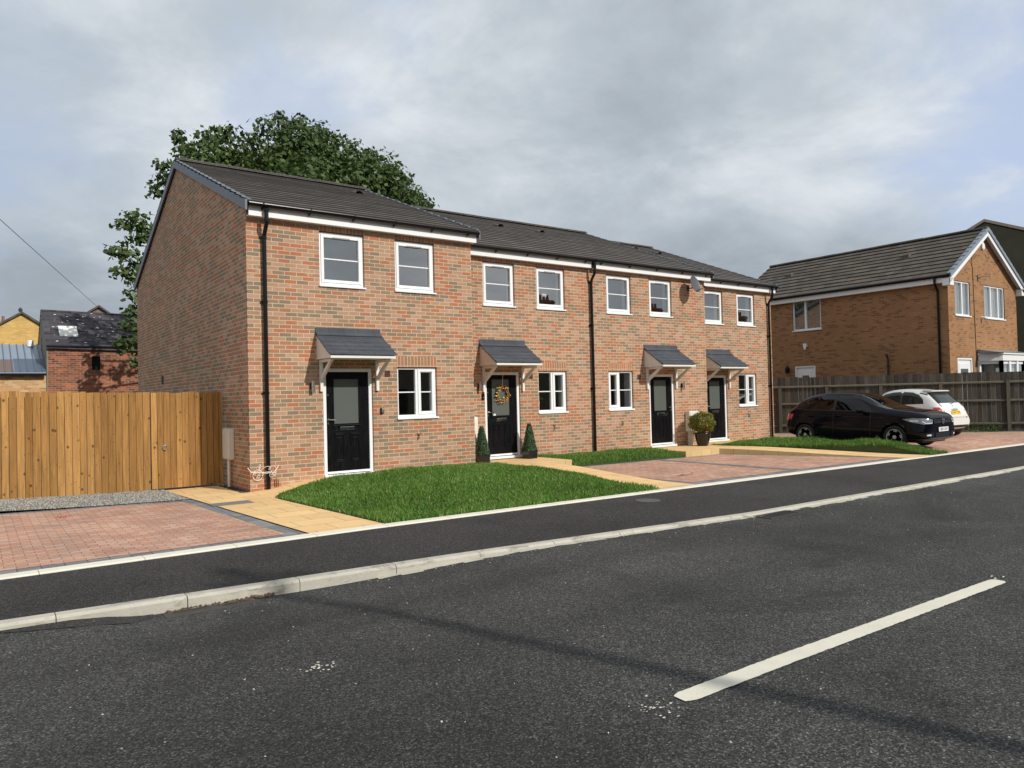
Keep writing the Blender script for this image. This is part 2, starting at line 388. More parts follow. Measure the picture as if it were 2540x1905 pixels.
def kerb_mat():
    t = NT('kerb_concrete'); o = t.obj()
    c = t.mix(t.noise(o, 4, 5, 0.65), (0.36,0.34,0.285), (0.60,0.565,0.48)); c = t.mix(t.math('MULTIPLY', t.tint(), 0.35), c, (0.40,0.385,0.34))
    st = t.maprange(t.noise(o, 1.0, 6, 0.7, 0.6, sc3=(3.0,3.0,9.0)), 0.52, 0.68, 0, 0.7, True); c = t.mix(st, c, (0.15,0.135,0.11))
    sp = t.maprange(t.noise(o, 45, 3, 0.7), 0.6, 0.72, 0, 0.5); c = t.mix(sp, c, (0.2,0.19,0.16))
    return t.p(color=c, rough=0.9, spec=0.25, normal=t.bump(t.noise(o, 30, 5, 0.7), 0.5, 0.01))
M['concrete'] = kerb_mat()
M['edging'] = plain('edging_concrete', (0.72,0.68,0.58), 0.85, var=0.14, scale=5, bump=0.2)
M['blocks'] = brick('red_block_paving', [(0.0,(0.49,0.265,0.18)),(0.25,(0.53,0.325,0.235)),(0.5,(0.47,0.27,0.195)),(0.7,(0.56,0.36,0.27)),(0.88,(0.43,0.275,0.215))], (0.22,0.14,0.11), bw=0.20, bh=0.10, ms=0.008, z0=0, plane='floor', blotch=0.2)
M['blocks_grey'] = brick('grey_block_paving', [(0.0,(0.19,0.195,0.205)),(0.5,(0.24,0.245,0.255)),(0.8,(0.16,0.165,0.175))], (0.085,0.08,0.075), bw=0.20, bh=0.20, ms=0.008, off=0.0, z0=0, plane='floor')
M['flags'] = brick('buff_paving_flags', [(0.0,(0.74,0.50,0.245)),(0.4,(0.77,0.53,0.26)),(0.75,(0.71,0.475,0.23))], (0.34,0.22,0.11), bw=0.60, bh=0.45, ms=0.009, off=0.5, z0=-0.10, plane='floor', blotch=0.10, fine=0.10)
M['flag_edge'] = brick('buff_edge_block', [(0.0,(0.585,0.42,0.20)),(0.5,(0.62,0.45,0.22))], (0.32,0.23,0.12), bw=0.40, bh=0.5, ms=0.008, off=0, z0=-0.3, blotch=0.1)
M['soil'] = plain('lawn_soil', (0.04,0.06,0.018), 0.95, var=0.4, scale=20)
M['dirt'] = plain('bare_ground', (0.085,0.072,0.055), 0.95, var=0.35, scale=2)
def grass_mat():
    t = NT('grass_blade'); c = t.ramp(t.tint(), [(0.0,(0.060,0.130,0.018)),(0.45,(0.130,0.260,0.040)),(0.8,(0.205,0.345,0.075)),(0.96,(0.30,0.38,0.12)),(1.0,(0.44,0.39,0.20))])
    b = t.b; t.p(color=c, rough=0.5, spec=0.25)
    tl = t.n('ShaderNodeBsdfTranslucent'); t.L.new(c, tl.inputs[0]); mx = t.n('ShaderNodeMixShader', {0: 0.3})
    t.L.new(b.outputs[0], mx.inputs[1]); t.L.new(tl.outputs[0], mx.inputs[2]); t.L.new(mx.outputs[0], t.out.inputs[0]); return t.m
M['grass'] = grass_mat()
def leaf_mat(name, stops, trans=0.25, rough=0.45):
    t = NT(name); c = t.ramp(t.tint(), stops); t.p(color=c, rough=rough, spec=0.35)
    tl = t.n('ShaderNodeBsdfTranslucent'); t.L.new(c, tl.inputs[0]); mx = t.n('ShaderNodeMixShader', {0: trans})
    t.L.new(t.b.outputs[0], mx.inputs[1]); t.L.new(tl.outputs[0], mx.inputs[2]); t.L.new(mx.outputs[0], t.out.inputs[0]); return t.m
M['leaf'] = leaf_mat('tree_leaf', [(0.0,(0.035,0.060,0.016)),(0.5,(0.072,0.115,0.028)),(0.9,(0.125,0.175,0.050)),(1.0,(0.20,0.155,0.06))])
M['topiary'] = leaf_mat('topiary_leaf', [(0.0,(0.015,0.045,0.018)),(0.5,(0.035,0.09,0.035)),(1.0,(0.09,0.16,0.08))], 0.1)
M['box_leaf'] = leaf_mat('box_leaf', [(0.0,(0.07,0.085,0.009)),(0.5,(0.16,0.165,0.018)),(1.0,(0.28,0.26,0.045))], 0.2)
M['bark'] = plain('bark', (0.075,0.058,0.042), 0.9, var=0.35, scale=12, bump=0.6, bscale=25)
def wood(name, lo, hi, knot, kscale=4.0, grain=0.35, knots=True):
    t = NT(name); o = t.obj(); tn = t.tint()
    sh = t.n('ShaderNodeVectorMath', operation='ADD'); t.L.new(o, sh.inputs[0]); t.L.new(t.comb(t.math('MULTIPLY', tn, 37.0), 0.0, t.math('MULTIPLY', tn, 91.0)), sh.inputs[1]); v = sh.outputs[0]
    col = t.mix(tn, lo, hi)
    g = t.noise(v, 1.0, 4, 0.6, 0.8, sc3=(38, 38, 1.6)); col = t.mix(1.0, col, t.ramp(g, [(0.3,(1-grain,)*3),(0.7,(1+grain*.6,)*3)]), 'MULTIPLY')
    g2 = t.noise(v, 1.0, 3, 0.5, 0, sc3=(5, 5, 0.8)); col = t.mix(1.0, col, t.ramp(g2, [(0.3,(0.86,0.85,0.82)),(0.7,(1.1,1.1,1.08))]), 'MULTIPLY')
    if knots:
        mp = t.n('ShaderNodeMapping'); mp.inputs['Scale'].default_value = (1.0, 0.02, 0.72); t.L.new(v, mp.inputs[0])
        d = t.voronoi(mp.outputs[0], kscale*1.6); kk = t.maprange(d, 0.075, 0.17, 1, 0, True); col = t.mix(t.math('MULTIPLY', kk, 0.75), col, knot)
        d2 = t.voronoi(mp.outputs[0], kscale*3.7); k2 = t.maprange(d2, 0.08, 0.17, 1, 0, True); col = t.mix(t.math('MULTIPLY', k2, 0.45), col, knot)
    return t.p(color=col, rough=0.75, spec=0.2, normal=t.bump(g, 0.25, 0.003))
M['wood_new'] = wood('new_softwood', (0.29,0.145,0.043), (0.50,0.275,0.094), (0.045,0.017,0.007))
M['wood_old'] = wood('weathered_timber', (0.048,0.042,0.036), (0.125,0.11,0.092), (0.03,0.025,0.02), grain=0.5, knots=False)
M['wood_grey'] = wood('weathered_post', (0.095,0.084,0.064), (0.13,0.115,0.086), (0.03,0.025,0.02), grain=0.4, knots=False)
M['pole_wood'] = wood('pole_timber', (0.10,0.075,0.055), (0.14,0.11,0.08), (0.03,0.025,0.02), grain=0.4, knots=False)
M['stone'] = plain('rough_render', (0.085,0.078,0.052), 0.95, var=0.35, scale=1.2, bump=0.5, bscale=18)
M['stone_light'] = plain('sandstone_coping', (0.42,0.35,0.26), 0.9, var=0.2)
M['render_grey'] = plain('grey_render', (0.21,0.20,0.165), 0.95, var=0.3, scale=3, bump=0.3)
M['metal_blue'] = plain('blue_grey_metal', (0.27,0.33,0.40), 0.35, 0.35, var=0.12, scale=2)
M['metal_dark'] = plain('dark_metal_sheet', (0.10,0.13,0.18), 0.4, 0.3, var=0.15, scale=2)
M['metal_brown'] = plain('brown_metal_sheet', (0.17,0.115,0.095), 0.55, 0.1, var=0.1)
M['white_sheet'] = plain('white_rooflight', (0.80,0.80,0.76), 0.4, var=0.05)
def paint_mat():
    t = NT('worn_white_paint'); o = t.obj()
    c = t.mix(t.noise(o, 5, 5, 0.65), (0.58,0.55,0.46), (0.76,0.72,0.61))
    wear = t.maprange(t.noise(o, 70, 4, 0.75), 0.60, 0.70, 0, 0.85); pch = t.maprange(t.noise(o, 4, 4, 0.6), 0.42, 0.66, 0.15, 1.0, True)
    c = t.mix(t.math('MULTIPLY', wear, pch), c, (0.075,0.073,0.07))
    return t.p(color=c, rough=0.8, spec=0.25, normal=t.bump(t.noise(o, 110, 4, 0.7), 0.6, 0.006))
M['paint_line'] = paint_mat()
M['iron'] = plain('cast_iron', (0.065,0.062,0.057), 0.6, 0.4, var=0.25)
M['dead_leaf'] = plain('dead_leaves', (0.10,0.068,0.042), 0.9, var=0.6, scale=30)
M['black_pot'] = plain('black_glazed_pot', (0.010,0.010,0.012), 0.18, var=0.1)
M['dish'] = plain('grey_dish', (0.06,0.063,0.072), 0.45, var=0.1)
M['wreath'] = NT('wreath_leaf').m
def wreath_mat():
    t = NT('autumn_wreath'); c = t.ramp(t.tint(), [(0.0,(0.50,0.26,0.05)),(0.35,(0.62,0.42,0.10)),(0.6,(0.45,0.14,0.04)),(0.85,(0.66,0.55,0.30))], 'CONSTANT'); return t.p(color=c, rough=0.7)
M['wreath'] = wreath_mat()
M['cable'] = plain('cable_black', (0.02,0.02,0.022), 0.6)
M['cable_white'] = plain('cable_white', (0.75,0.72,0.66), 0.5)
def car_paint(name, col, flake=0.0):
    t = NT(name); t.p(color=col, rough=0.10 if max(col) < .1 else 0.35, spec=0.2 if max(col) < .1 else 0.3, coat=0.0 if max(col) < .1 else 0.8, coat_rough=0.02); return t.m
M['navy'] = car_paint('navy_car_paint', (0.003,0.0035,0.008))
M['cream'] = car_paint('white_car_paint', (0.76,0.755,0.72))
M['tyre'] = plain('tyre_rubber', (0.014,0.014,0.014), 0.85, bump=0.2)
M['rim'] = plain('alloy_rim', (0.50,0.50,0.50), 0.35, 0.15)
M['trim'] = plain('black_trim', (0.010,0.010,0.011), 0.45)
M['lens_red'] = plain('red_lens', (0.45,0.012,0.012), 0.12, spec=0.7, coat=1)
M['lens_clear'] = plain('headlight_lens', (0.20,0.215,0.23), 0.12, spec=0.8, coat=1)
M['lens_white'] = plain('white_lens', (0.75,0.76,0.78), 0.12, spec=0.7)
M['plate_white'] = plain('white_plate', (0.78,0.78,0.76), 0.4)
M['plate_yellow'] = plain('yellow_plate', (0.78,0.50,0.02), 0.4)
M['ink'] = plain('black_ink', (0.01,0.01,0.01), 0.5)
M['paper'] = plain('paper_white', (0.75,0.75,0.75), 0.6)
M['litter_red'] = plain('red_wrapper', (0.50,0.11,0.10), 0.4, var=.4, scale=30)

# ------------------------------------------------------------------ ground
def gz(x): return -0.0068*max(0.0, x)                      # the street falls gently to the right
def smooth(a, b, v):
    t = min(1.0, max(0.0, (v-a)/(b-a))); return t*t*(3-2*t)
def poly_sheet(name, poly, zf, mat, res=0.35, skirt=0.0, parent=None):
    P = [Vector(p) for p in poly]
    n = len(P); xs = [p.x for p in P]; ys = [p.y for p in P]
    pts = []
    for i in range(n):
        a, b = P[i], P[(i+1) % n]; k = max(1, int((b-a).length/res))
        for j in range(k): pts.append(a + (b-a)*j/k)
    nb = len(pts); edges = [(i, (i+1) % nb) for i in range(nb)]
    def inside(x, y):
        c = False
        for i in range(n):
            a, b = P[i], P[(i+1) % n]
            if (a.y > y) != (b.y > y) and x < (b.x-a.x)*(y-a.y)/(b.y-a.y)+a.x: c = not c
        return c
    gx = np.arange(min(xs)+res*.5, max(xs), res); gy = np.arange(min(ys)+res*.5, max(ys), res)
    if len(gx)*len(gy) < 60000:
        for x in gx:
            for y in gy:
                if inside(x, y): pts.append(Vector((x, y)))
    vs, es, fs, *_ = delaunay_2d_cdt(pts, edges, [list(range(nb))], 1, 1e-4)
    m = MB()
    idx = [m.vert((v.x, v.y, zf(v.x, v.y))) for v in vs]
    for f in fs: m.f.append([idx[i] for i in f]); m.m.append(0)
    if skirt:
        for i in range(nb):
            a, b = pts[i], pts[(i+1) % nb]
            m.face([(a.x, a.y, zf(a.x, a.y)), (a.x, a.y, zf(a.x, a.y)-skirt), (b.x, b.y, zf(b.x, b.y)-skirt), (b.x, b.y, zf(b.x, b.y))])
    o = m.build(name, mat, parent, smooth=not skirt)
    return o, inside
def struct(o): o['kind'] = 'structure'; return o

# far ground
struct(MB().box(-900, 900, -900, 1500, -0.62, -0.60).build('ground', M['dirt']))
struct(poly_sheet('yard_ground', [(-14,-4.6),(40,-4.6),(40,60),(-14,60)], lambda x, y: gz(x)-0.035, M['dirt'], res=1.5)[0])
def kerb_y(x): return -6.55-0.075*(x+3.8) if x < 4.4 else -7.165
def kerb_h(x):                                              # upstand of the kerb: full at the gully, dropped at the drives
    if x < -3.3: return 0.045
    if x < -2.8: return 0.045+0.055*smooth(-3.3, -2.8, x)
    if x < -1.6: return 0.10
    return 0.10-0.072*smooth(-1.6, 1.2, x)
def road_z(x, y):
    yk = kerb_y(x)-0.125; d = max(0.0, yk-y)
    return (gz(x)-kerb_h(x))*(1-smooth(0.0, 1.3, d)) + (gz(x)-0.050)*smooth(0.0, 1.3, d) + 0.02*smooth(0.5, 4, d)*(1-smooth(5, 9, d))
m = MB()
XS = list(np.arange(-14, -5, 1.0))+list(np.arange(-5, 8, 0.2))+list(np.arange(8, 70, 2.0))
YD = [0, .05, .12, .22, .35, .5, .7, .95, 1.3, 1.8, 2.5, 3.3, 4.2, 5.2, 6.2, 7.2, 8.2, 9.4]
ids = [[m.vert((x, kerb_y(x)-0.128-d, road_z(x, kerb_y(x)-0.128-d))) for d in YD] for x in XS]
for i in range(len(XS)-1):
    for j in range(len(YD)-1): m.f.append([ids[i][j], ids[i][j+1], ids[i+1][j+1], ids[i+1][j]]); m.m.append(0)
struct(m.build('road', M['road'], smooth=True))
ey = lambda x: -4.90+0.006*max(-4, min(20, x))              # street side of the edging
m = MB(); ids = []
for x in XS: ids.append([m.vert((x, kerb_y(x)+0.003, gz(x)-0.004)), m.vert((x, (kerb_y(x)+ey(x))/2, gz(x)+0.012)), m.vert((x, ey(x)-0.002, gz(x)-0.003))])
for i in range(len(XS)-1):
    for j in range(2): m.f.append([ids[i][j], ids[i+1][j], ids[i+1][j+1], ids[i][j+1]]); m.m.append(0)
struct(m.build('pavement', M['pavement'], smooth=True))
def strip(name, yf, wid, top, bot, seg, gap, mat, x0=-13.5, x1=60, jit=0.004, rnd=0.02):
    m = MB(); x = x0
    while x < x1:
        xe = x+seg-gap; j = random.uniform(-jit, jit); m.tint = random.random()
        n = 3; r = rnd
        for k in range(n):
            xa, xb = x+(xe-x)*k/n, x+(xe-x)*(k+1)/n
            ya, yb = yf(xa)+j, yf(xb)+j
            ra = [(xa, ya-wid, bot(xa)), (xa, ya-wid, top(xa)-r), (xa, ya-wid+r, top(xa)), (xa, ya, top(xa)), (xa, ya, bot(xa))]
            rb = [(xb, yb-wid, bot(xb)), (xb, yb-wid, top(xb)-r), (xb, yb-wid+r, top(xb)), (xb, yb, top(xb)), (xb, yb, bot(xb))]
            for q in range(4): m.face([ra[q], rb[q], rb[q+1], ra[q+1]])
            if k == 0: m.face(ra)
            if k == n-1: m.face(rb[::-1])
        x += seg
    return struct(m.build(name, mat))
strip('kerb', kerb_y, 0.125, lambda x: gz(x)+0.004, lambda x: gz(x)-0.2, 0.915, 0.007, M['concrete'], rnd=0.022)
strip('edging', lambda x: ey(x)+0.185, 0.185, lambda x: gz(x)+0.012, lambda x: gz(x)-0.1, 0.915, 0.006, M['edging'], rnd=0.008)
# channel of concrete haunching showing along the kerb
m = MB()
for i in range(60):
    xa = -0.9+i*0.22; xb = xa+0.225
    if random.random() < 0.25 and xa > 3: continue
    wa, wb = (0.05+0.05*random.random()), (0.05+0.05*random.random())
    ya, yb = kerb_y(xa)-0.126, kerb_y(xb)-0.126
    m.face([(xa, ya, road_z(xa, ya)+.006), (xa, ya-wa, road_z(xa, ya-wa)+.004), (xb, yb-wb, road_z(xb, yb-wb)+.004), (xb, yb, road_z(xb, yb)+.006)])
struct(m.build('kerb_haunching', M['concrete']))
# far side of the street (seen only mirrored in the windows)
struct(MB().box(-14, 60, -24.5, -16.62, -0.35, -0.02).build('pavement_opposite', M['pavement']))

# smooth dark make-good strip against the kerb
m = MB(); xs_ = [(-3.9, .02), (-3.6, .14), (-3.35, .22), (-3.1, .25), (-2.95, .24), (-2.85, .17), (-2.78, .05)]
for (xa, wa), (xb, wb) in zip(xs_[:-1], xs_[1:]):
    q = []
    for x, w_ in ((xa, 0), (xa, wa), (xb, wb), (xb, 0)): yy = kerb_y(x)-.1285-w_; q.append((x, yy, road_z(x, yy)+.005))
    m.face(q)
struct(m.build('tarmac_patch', M['pavement']))
# road marking: one worn dash
def dash(name, x0, x1, y, w):
    m = MB(); n = 120; top = []; bot = []
    for i in range(n+1):
        t = i/n; x = x0+(x1-x0)*t
        e = min(1, min(t, 1-t)*n/1.6); ww = w*(0.62+0.38*e)
        top.append((x+random.uniform(-.01,.01), y-0.028*(x-x0)/3.8+ww/2+random.uniform(-.003,.003))); bot.append((x, y-0.028*(x-x0)/3.8-ww/2+random.uniform(-.003,.003)))
    for i in range(n):
        q = [top[i], bot[i], bot[i+1], top[i+1]]
        m.face([(a, b, road_z(a, b)+0.006) for a, b in q])
    return struct(m.build(name, M['paint_line']))
dash('road_marking', -0.96, 2.95, -10.625, 0.128)
dash('road_marking', 8.9, 12.8, -10.9, 0.11)
dash('road_marking', -10.9, -7.0, -10.5, 0.11)
m = MB()
for k in range(34):
    a, b = random.gauss(-1.16, .07), random.gauss(-10.62, .06); r = random.uniform(.003, .012)
    th = random.random()*PI
    pts = [(a+r*math.cos(th+q*1.57)*random.uniform(.6,1.3), b+r*math.sin(th+q*1.57)*random.uniform(.4,.9)) for q in range(4)]
    m.face([(u, v, road_z(u, v)+.006) for u, v in pts])
for k in range(26):
    a, b = random.gauss(-2.24, .05), random.gauss(-8.92, .035); r = random.uniform(.005, .014); th = random.random()*PI
    m.face([(a+r*math.cos(th+q*1.57), b+r*math.sin(th+q*1.57), road_z(a, b)+.006) for q in range(4)])
for a, b in ((3.05,-10.55),(3.1,-10.62),(2.99,-10.6)):
    m.face([(a-.03, b-.008, road_z(a,b)+.006), (a+.02, b-.012, road_z(a,b)+.006), (a+.03, b+.01, road_z(a,b)+.006)])
struct(m.build('paint_flecks', M['paint_line']))

# left block-paved drive, gravel, flag path
struct(poly_sheet('drive_blocks', [(-12,-4.53),(-0.93,-4.53),(-1.20,-0.42),(-2.0,-0.22),(-3.6,0.12),(-12,1.2)], lambda x, y: 0.006, M['blocks'], res=2)[0])
struct(poly_sheet('drive_border', [(-12,-4.73),(-0.72,-4.73),(-1.02,-0.20),(-2.0,-0.02),(-3.6,0.32),(-12,1.4)], lambda x, y: 0.002, M['blocks_grey'], res=2)[0])
ggz = lambda x, y: 0.012+max(0.0, -x-0.9)*0.026*smooth(-0.2, 1.0, y)
o, gin = poly_sheet('gravel_bed', [(-12,1.38),(-3.6,0.30),(-2.0,-0.04),(-1.05,-0.20),(-1.12,1.56),(-12,1.58)], ggz, M['render_grey'], res=0.4); struct(o)
struct(poly_sheet('flag_path', [(-0.70,-4.73),(0.27,-4.73),(0.06,-1.1),(0.27,-0.72),(0.75,-0.50),(1.4,-0.36),(3.2,-0.30),(3.2,-0.004),(0.0,-0.004),(-0.004,1.56),(-1.10,1.56),(-1.0,-0.2)],
       lambda x, y: 0.008+0.145*smooth(-0.1, 1.25, x)*smooth(-1.3, -0.4, y), M['flags'], res=0.25)[0])
V = []; F = []
def scatter(inside, box, n):
    out = []
    while len(out) < n:
        x, y = random.uniform(box[0], box[1]), random.uniform(box[2], box[3])
        if inside(x, y): out.append((x, y))
    return out
oct_v = np.array([(1,0,0),(-1,0,0),(0,1,0),(0,-1,0),(0,0,1),(0,0,-1)], float); oct_f = np.array([(0,2,4),(2,1,4),(1,3,4),(3,0,4),(2,0,5),(1,2,5),(3,1,5),(0,3,5)])
def stones(name, pts, zf, r0, r1, mat):
    V = []; F = []; T = []
    for i, (x, y) in enumerate(pts):
        s = np.array([random.uniform(r0, r1) for _ in range(3)])*np.array((1.15,1.15,.75)); a = random.random()*PI
        R2 = np.array(((math.cos(a),-math.sin(a),0),(math.sin(a),math.cos(a),0),(0.35*math.sin(a*3),0.2,1)))
        V.append((oct_v*s*RNG.uniform(.7,1.2,(6,1))) @ R2.T + np.array((x, y, zf(x, y)+r0*.35))); F.append(oct_f+6*i); T += [random.random()]*6
    return np_mesh(name, np.concatenate(V), np.concatenate(F), mat, tint=T)
def tint_mat(name, stops, rough=0.9):
    t = NT(name); return t.p(color=t.ramp(t.tint(), stops), rough=rough, spec=0.25)
M['gravel'] = tint_mat('gravel_stone', [(0,(0.20,0.19,0.175)),(0.5,(0.31,0.30,0.275)),(0.85,(0.42,0.40,0.36)),(1,(0.52,0.45,0.33))])
o = stones('gravel', scatter(gin, (-5.2,-1.0,-0.25,1.58), 6500), ggz, 0.008, 0.02, M['gravel']); o['kind'] = 'stuff'
o = stones('gravel', [(random.uniform(-.16,-.01), random.uniform(.0,1.5)) for _ in range(500)], lambda x, y: .012, 0.007, 0.016, M['iron']); o['kind'] = 'stuff'
bx('inspection_cover', plain('cover_cement', (0.17,0.17,0.165), .85, var=.3, scale=20), None, -0.97, -0.36, -1.42, -1.07, 0.009, 0.013)
tag(bpy.data.objects['inspection_cover'], 'grey recessed inspection cover set in the buff flag path', 'drain cover')

# path between the front lawn and the shared drive
slab_h = lambda x, y: gz(x)+0.012+0.15*smooth(-4.2, -0.8, y)
struct(poly_sheet('flag_path', [(5.34,-4.72),(6.26,-4.70),(6.26,-0.452),(5.34,-0.452)], slab_h, M['flags'], res=0.4, skirt=0.2)[0])
m = MB(); m.box(4.80, 7.05, -0.45, 0.926, -0.2, 0.118); struct(m.build('door_slab', M['flags']))
struct(MB().box(4.802, 7.053, -0.455, -0.449, -0.2, 0.115).build('slab_edge', M['flag_edge']))
struct(MB().box(7.049, 7.055, -0.455, 0.926, -0.2, 0.115).build('slab_edge', M['flag_edge']))
# shared block drive
dz2 = lambda x, y: gz(x)+0.006
struct(poly_sheet('drive_blocks', [(6.45,-4.40),(13.70,-4.40),(12.02,-0.72),(6.45,-0.72)], lambda x, y: gz(x)+0.010, M['blocks'], res=1)[0])
struct(poly_sheet('drive_border', [(6.25,-4.70),(13.9,-4.68),(12.1,-0.56),(6.25,-0.56)], lambda x, y: gz(x)+0.006, M['blocks_grey'], res=1)[0])
bx('drive_divider', M['blocks_grey'], None, 9.55, 9.75, -4.4, -0.72, -0.055, -0.048); struct(bpy.data.objects['drive_divider'])
# slab and ramp to the far two doors
ST = 0.078
struct(MB().box(10.78, 12.10, -0.57, 0.926, -0.25, ST).build('door_slab', M['flags']))
struct(MB().box(10.78, 12.10, -0.575, -0.569, -0.25, ST-0.002).build('slab_edge', M['flag_edge']))
struct(MB().box(10.774, 10.781, -0.575, 0.926, -0.25, ST-0.002).build('slab_edge', M['flag_edge']))
rampz = lambda x, y: ST-0.001+(gz(13.9)+0.014-ST)*smooth(-0.2, -4.9, y)*1.0
RAMP = [(12.102,-0.57),(13.87,-4.70),(14.90,-4.70),(13.3,-0.75),(13.0,-0.1),(13.0,0.926),(12.102,0.926)]
struct(poly_sheet('ramp_path', RAMP, rampz, M['flags'], res=0.4)[0])
m = MB(); k = 12
for i in range(k):
    a = (12.102+(13.87-12.102)*i/k, -0.57+(-4.70+0.57)*i/k); b = (12.102+(13.87-12.102)*(i+1)/k, -0.57+(-4.70+0.57)*(i+1)/k)
    g = (0.015 if i % 1 == 0 else 0)
    t = 0.985
    a2 = (a[0]+(b[0]-a[0])*(1-t), a[1]+(b[1]-a[1])*(1-t))
    o = 0.004
    m.face([(a2[0]-o, a2[1]-o*.4, -0.25), (b[0]-o, b[1]-o*.4, -0.25), (b[0]-o, b[1]-o*.4, rampz(*b)-.002), (a2[0]-o, a2[1]-o*.4, rampz(*a2)-.002)])
struct(m.build('ramp_edge', plain('buff_ramp_edge', (0.57,0.41,0.20), 0.85, var=0.12, scale=4)))
bx('door_slab', M['flags'], None, 13.0, 16.2, 0.55, 1.381, -0.25, ST-0.006); struct(bpy.data.objects['door_slab.002'])
# right-hand drive
d3z = lambda x, y: gz(x)+0.004+smooth(-4.66, -3.3, y)*(-0.012-gz(x)-.004)
struct(poly_sheet('drive_blocks', [(15.2,-4.66),(26.5,-4.62),(23.0,-0.0),(19.0,5.4),(16.2,5.2),(16.2,0.56),(15.2,0.54)], d3z, M['blocks'], res=.5)[0])
F0 = Vector((20.39, 3.18)); F1 = Vector((24.92, -2.79)); FD = (F1-F0).normalized(); FN = Vector((FD.y, -FD.x))   # fence line and its normal to the street side
a = F0-FD*1 + FN*0.9; b = F1+FD*.9 + FN*0.9
struct(poly_sheet('drive_border', [tuple(a), tuple(b), tuple(b+FN*0.22), tuple(a+FN*0.22)], lambda x, y: d3z(x, y)+0.006, M['flags'], res=.5)[0])
a = F0-FD*1; b = F1+FD*2
o, gi2 = poly_sheet('gravel_bed', [tuple(a), tuple(b), tuple(b+FN*0.88), tuple(a+FN*0.88)], lambda x, y: d3z(x, y)+0.004, M['render_grey'], res=.5); struct(o)

# lawns: a soil sheet and real blades
def lawn(poly, zf, n, hmin, hmax, label_part, extra=()):
    o, ins = poly_sheet('lawn_soil', poly, zf, M['soil'], res=0.3, skirt=0.25); struct(o)
    xs = [p[0] for p in poly]; ys = [p[1] for p in poly]
    P = []
    while len(P) < n:
        X = RNG.uniform(min(xs), max(xs), 4000); Y = RNG.uniform(min(ys), max(ys), 4000)
        for x, y in zip(X, Y):
            if ins(x, y): P.append((x, y, zf(x, y)))
            if len(P) >= n: break
    P = np.array(P); n = len(P)
    hn = np.sin(P[:,0]*2.3+1.1)*np.cos(P[:,1]*2.9)+np.sin(P[:,0]*5.1-P[:,1]*4.2)*.6
    h = RNG.uniform(hmin, hmax, n)*(1+.30*hn)*np.where(RNG.random(n) < .03, 1.5, 1.0); w = RNG.uniform(.0035, .0075, n)
    a = RNG.uniform(0, 2*PI, n); lean = RNG.uniform(.15, .85, n)*h; la = RNG.uniform(0, 2*PI, n)
    dx, dy = np.cos(a)*w, np.sin(a)*w; lx, ly = np.cos(la)*lean, np.sin(la)*lean
    V = np.empty((n, 5, 3)); V[:,0] = P; V[:,1] = P; V[:,2] = P; V[:,3] = P; V[:,4] = P
    V[:,0,0] -= dx; V[:,0,1] -= dy; V[:,1,0] += dx; V[:,1,1] += dy
    V[:,2,0] += -dx*.8+lx*.35; V[:,2,1] += -dy*.8+ly*.35; V[:,2,2] += h*.6
    V[:,3,0] += dx*.8+lx*.35; V[:,3,1] += dy*.8+ly*.35; V[:,3,2] += h*.6
    V[:,4,0] += lx; V[:,4,1] += ly; V[:,4,2] += h*.97
    b = np.arange(n)[:,None]*5
    F = np.concatenate([b+np.array((0,1,3)), b+np.array((0,3,2)), b+np.array((2,3,4))])
    h2 = np.sin(P[:,0]*1.3+P[:,1]*.9)*np.sin(P[:,1]*1.7-P[:,0]*.6+2); t = np.clip(RNG.beta(2.2, 2.6, n)*.8+.06*hn+.13*h2+.04, 0, .95); t[RNG.random(n) < .035] = 1.0
    o = np_mesh('grass', V.reshape(-1, 3), F, M['grass'], tint=np.repeat(t, 5)); o['kind'] = 'stuff'
    return o
def l1z(x, y): return gz(x)+0.01+0.185*smooth(-4.7, -2.2, y)*smooth(0.0, 1.7, x)*(1-0.45*smooth(4.9, 5.34, x))
lawn([(0.07,-1.1),(0.28,-4.72),(5.32,-4.72),(5.32,-0.47),(4.79,-0.47),(4.79,-0.01),(3.0,-0.01),(2.4,-0.30),(1.4,-0.37),(0.75,-0.51),(0.28,-0.73)], l1z, 70000, .028, .072, '')
def l2z(x, y): return gz(x)+0.03+0.11*smooth(-0.62, 0.1, y)
lawn([(7.07,-0.54),(10.76,-0.54),(10.76,0.92),(7.07,0.92)], l2z, 13000, .04, .09, '')
def l3z(x, y): return gz(x)+0.02+(0.14+.08*smooth(13.8, 14.8, x))*smooth(-4.75, -3.6, y)*(1-.6*smooth(-.2,.6,y))
lawn([(14.93,-4.68),(15.85,-4.68),(15.32,-4.05),(15.25,-0.1),(15.25,0.54),(13.02,0.54),(13.02,-0.1),(13.33,-0.76)], l3z, 26000, .05, .12, '')

# ------------------------------------------------------------------ the new terrace
def wall_with_holes(m, x0, x1, z0, z1, holes, y=0.0, depth=0.10):
    xs = sorted({x0, x1, *[h[0] for h in holes], *[h[1] for h in holes]}); zs = sorted({z0, z1, *[h[2] for h in holes], *[h[3] for h in holes]})
    for i in range(len(xs)-1):
        for j in range(len(zs)-1):
            cx, cz = (xs[i]+xs[i+1])/2, (zs[j]+zs[j+1])/2
            if any(h[0] < cx < h[1] and h[2] < cz < h[3] for h in holes): continue
            m.face([(xs[i], y, zs[j]), (xs[i+1], y, zs[j]), (xs[i+1], y, zs[j+1]), (xs[i], y, zs[j+1])])
    for a, b, c, d in holes:
        e = y+depth
        m.face([(a, y, c), (a, y, d), (a, e, d), (a, e, c)]); m.face([(b, y, d), (b, y, c), (b, e, c), (b, e, d)])
        m.face([(a, y, d), (b, y, d), (b, e, d), (a, e, d)]); m.face([(b, y, c), (a, y, c), (a, e, c), (b, e, c)])

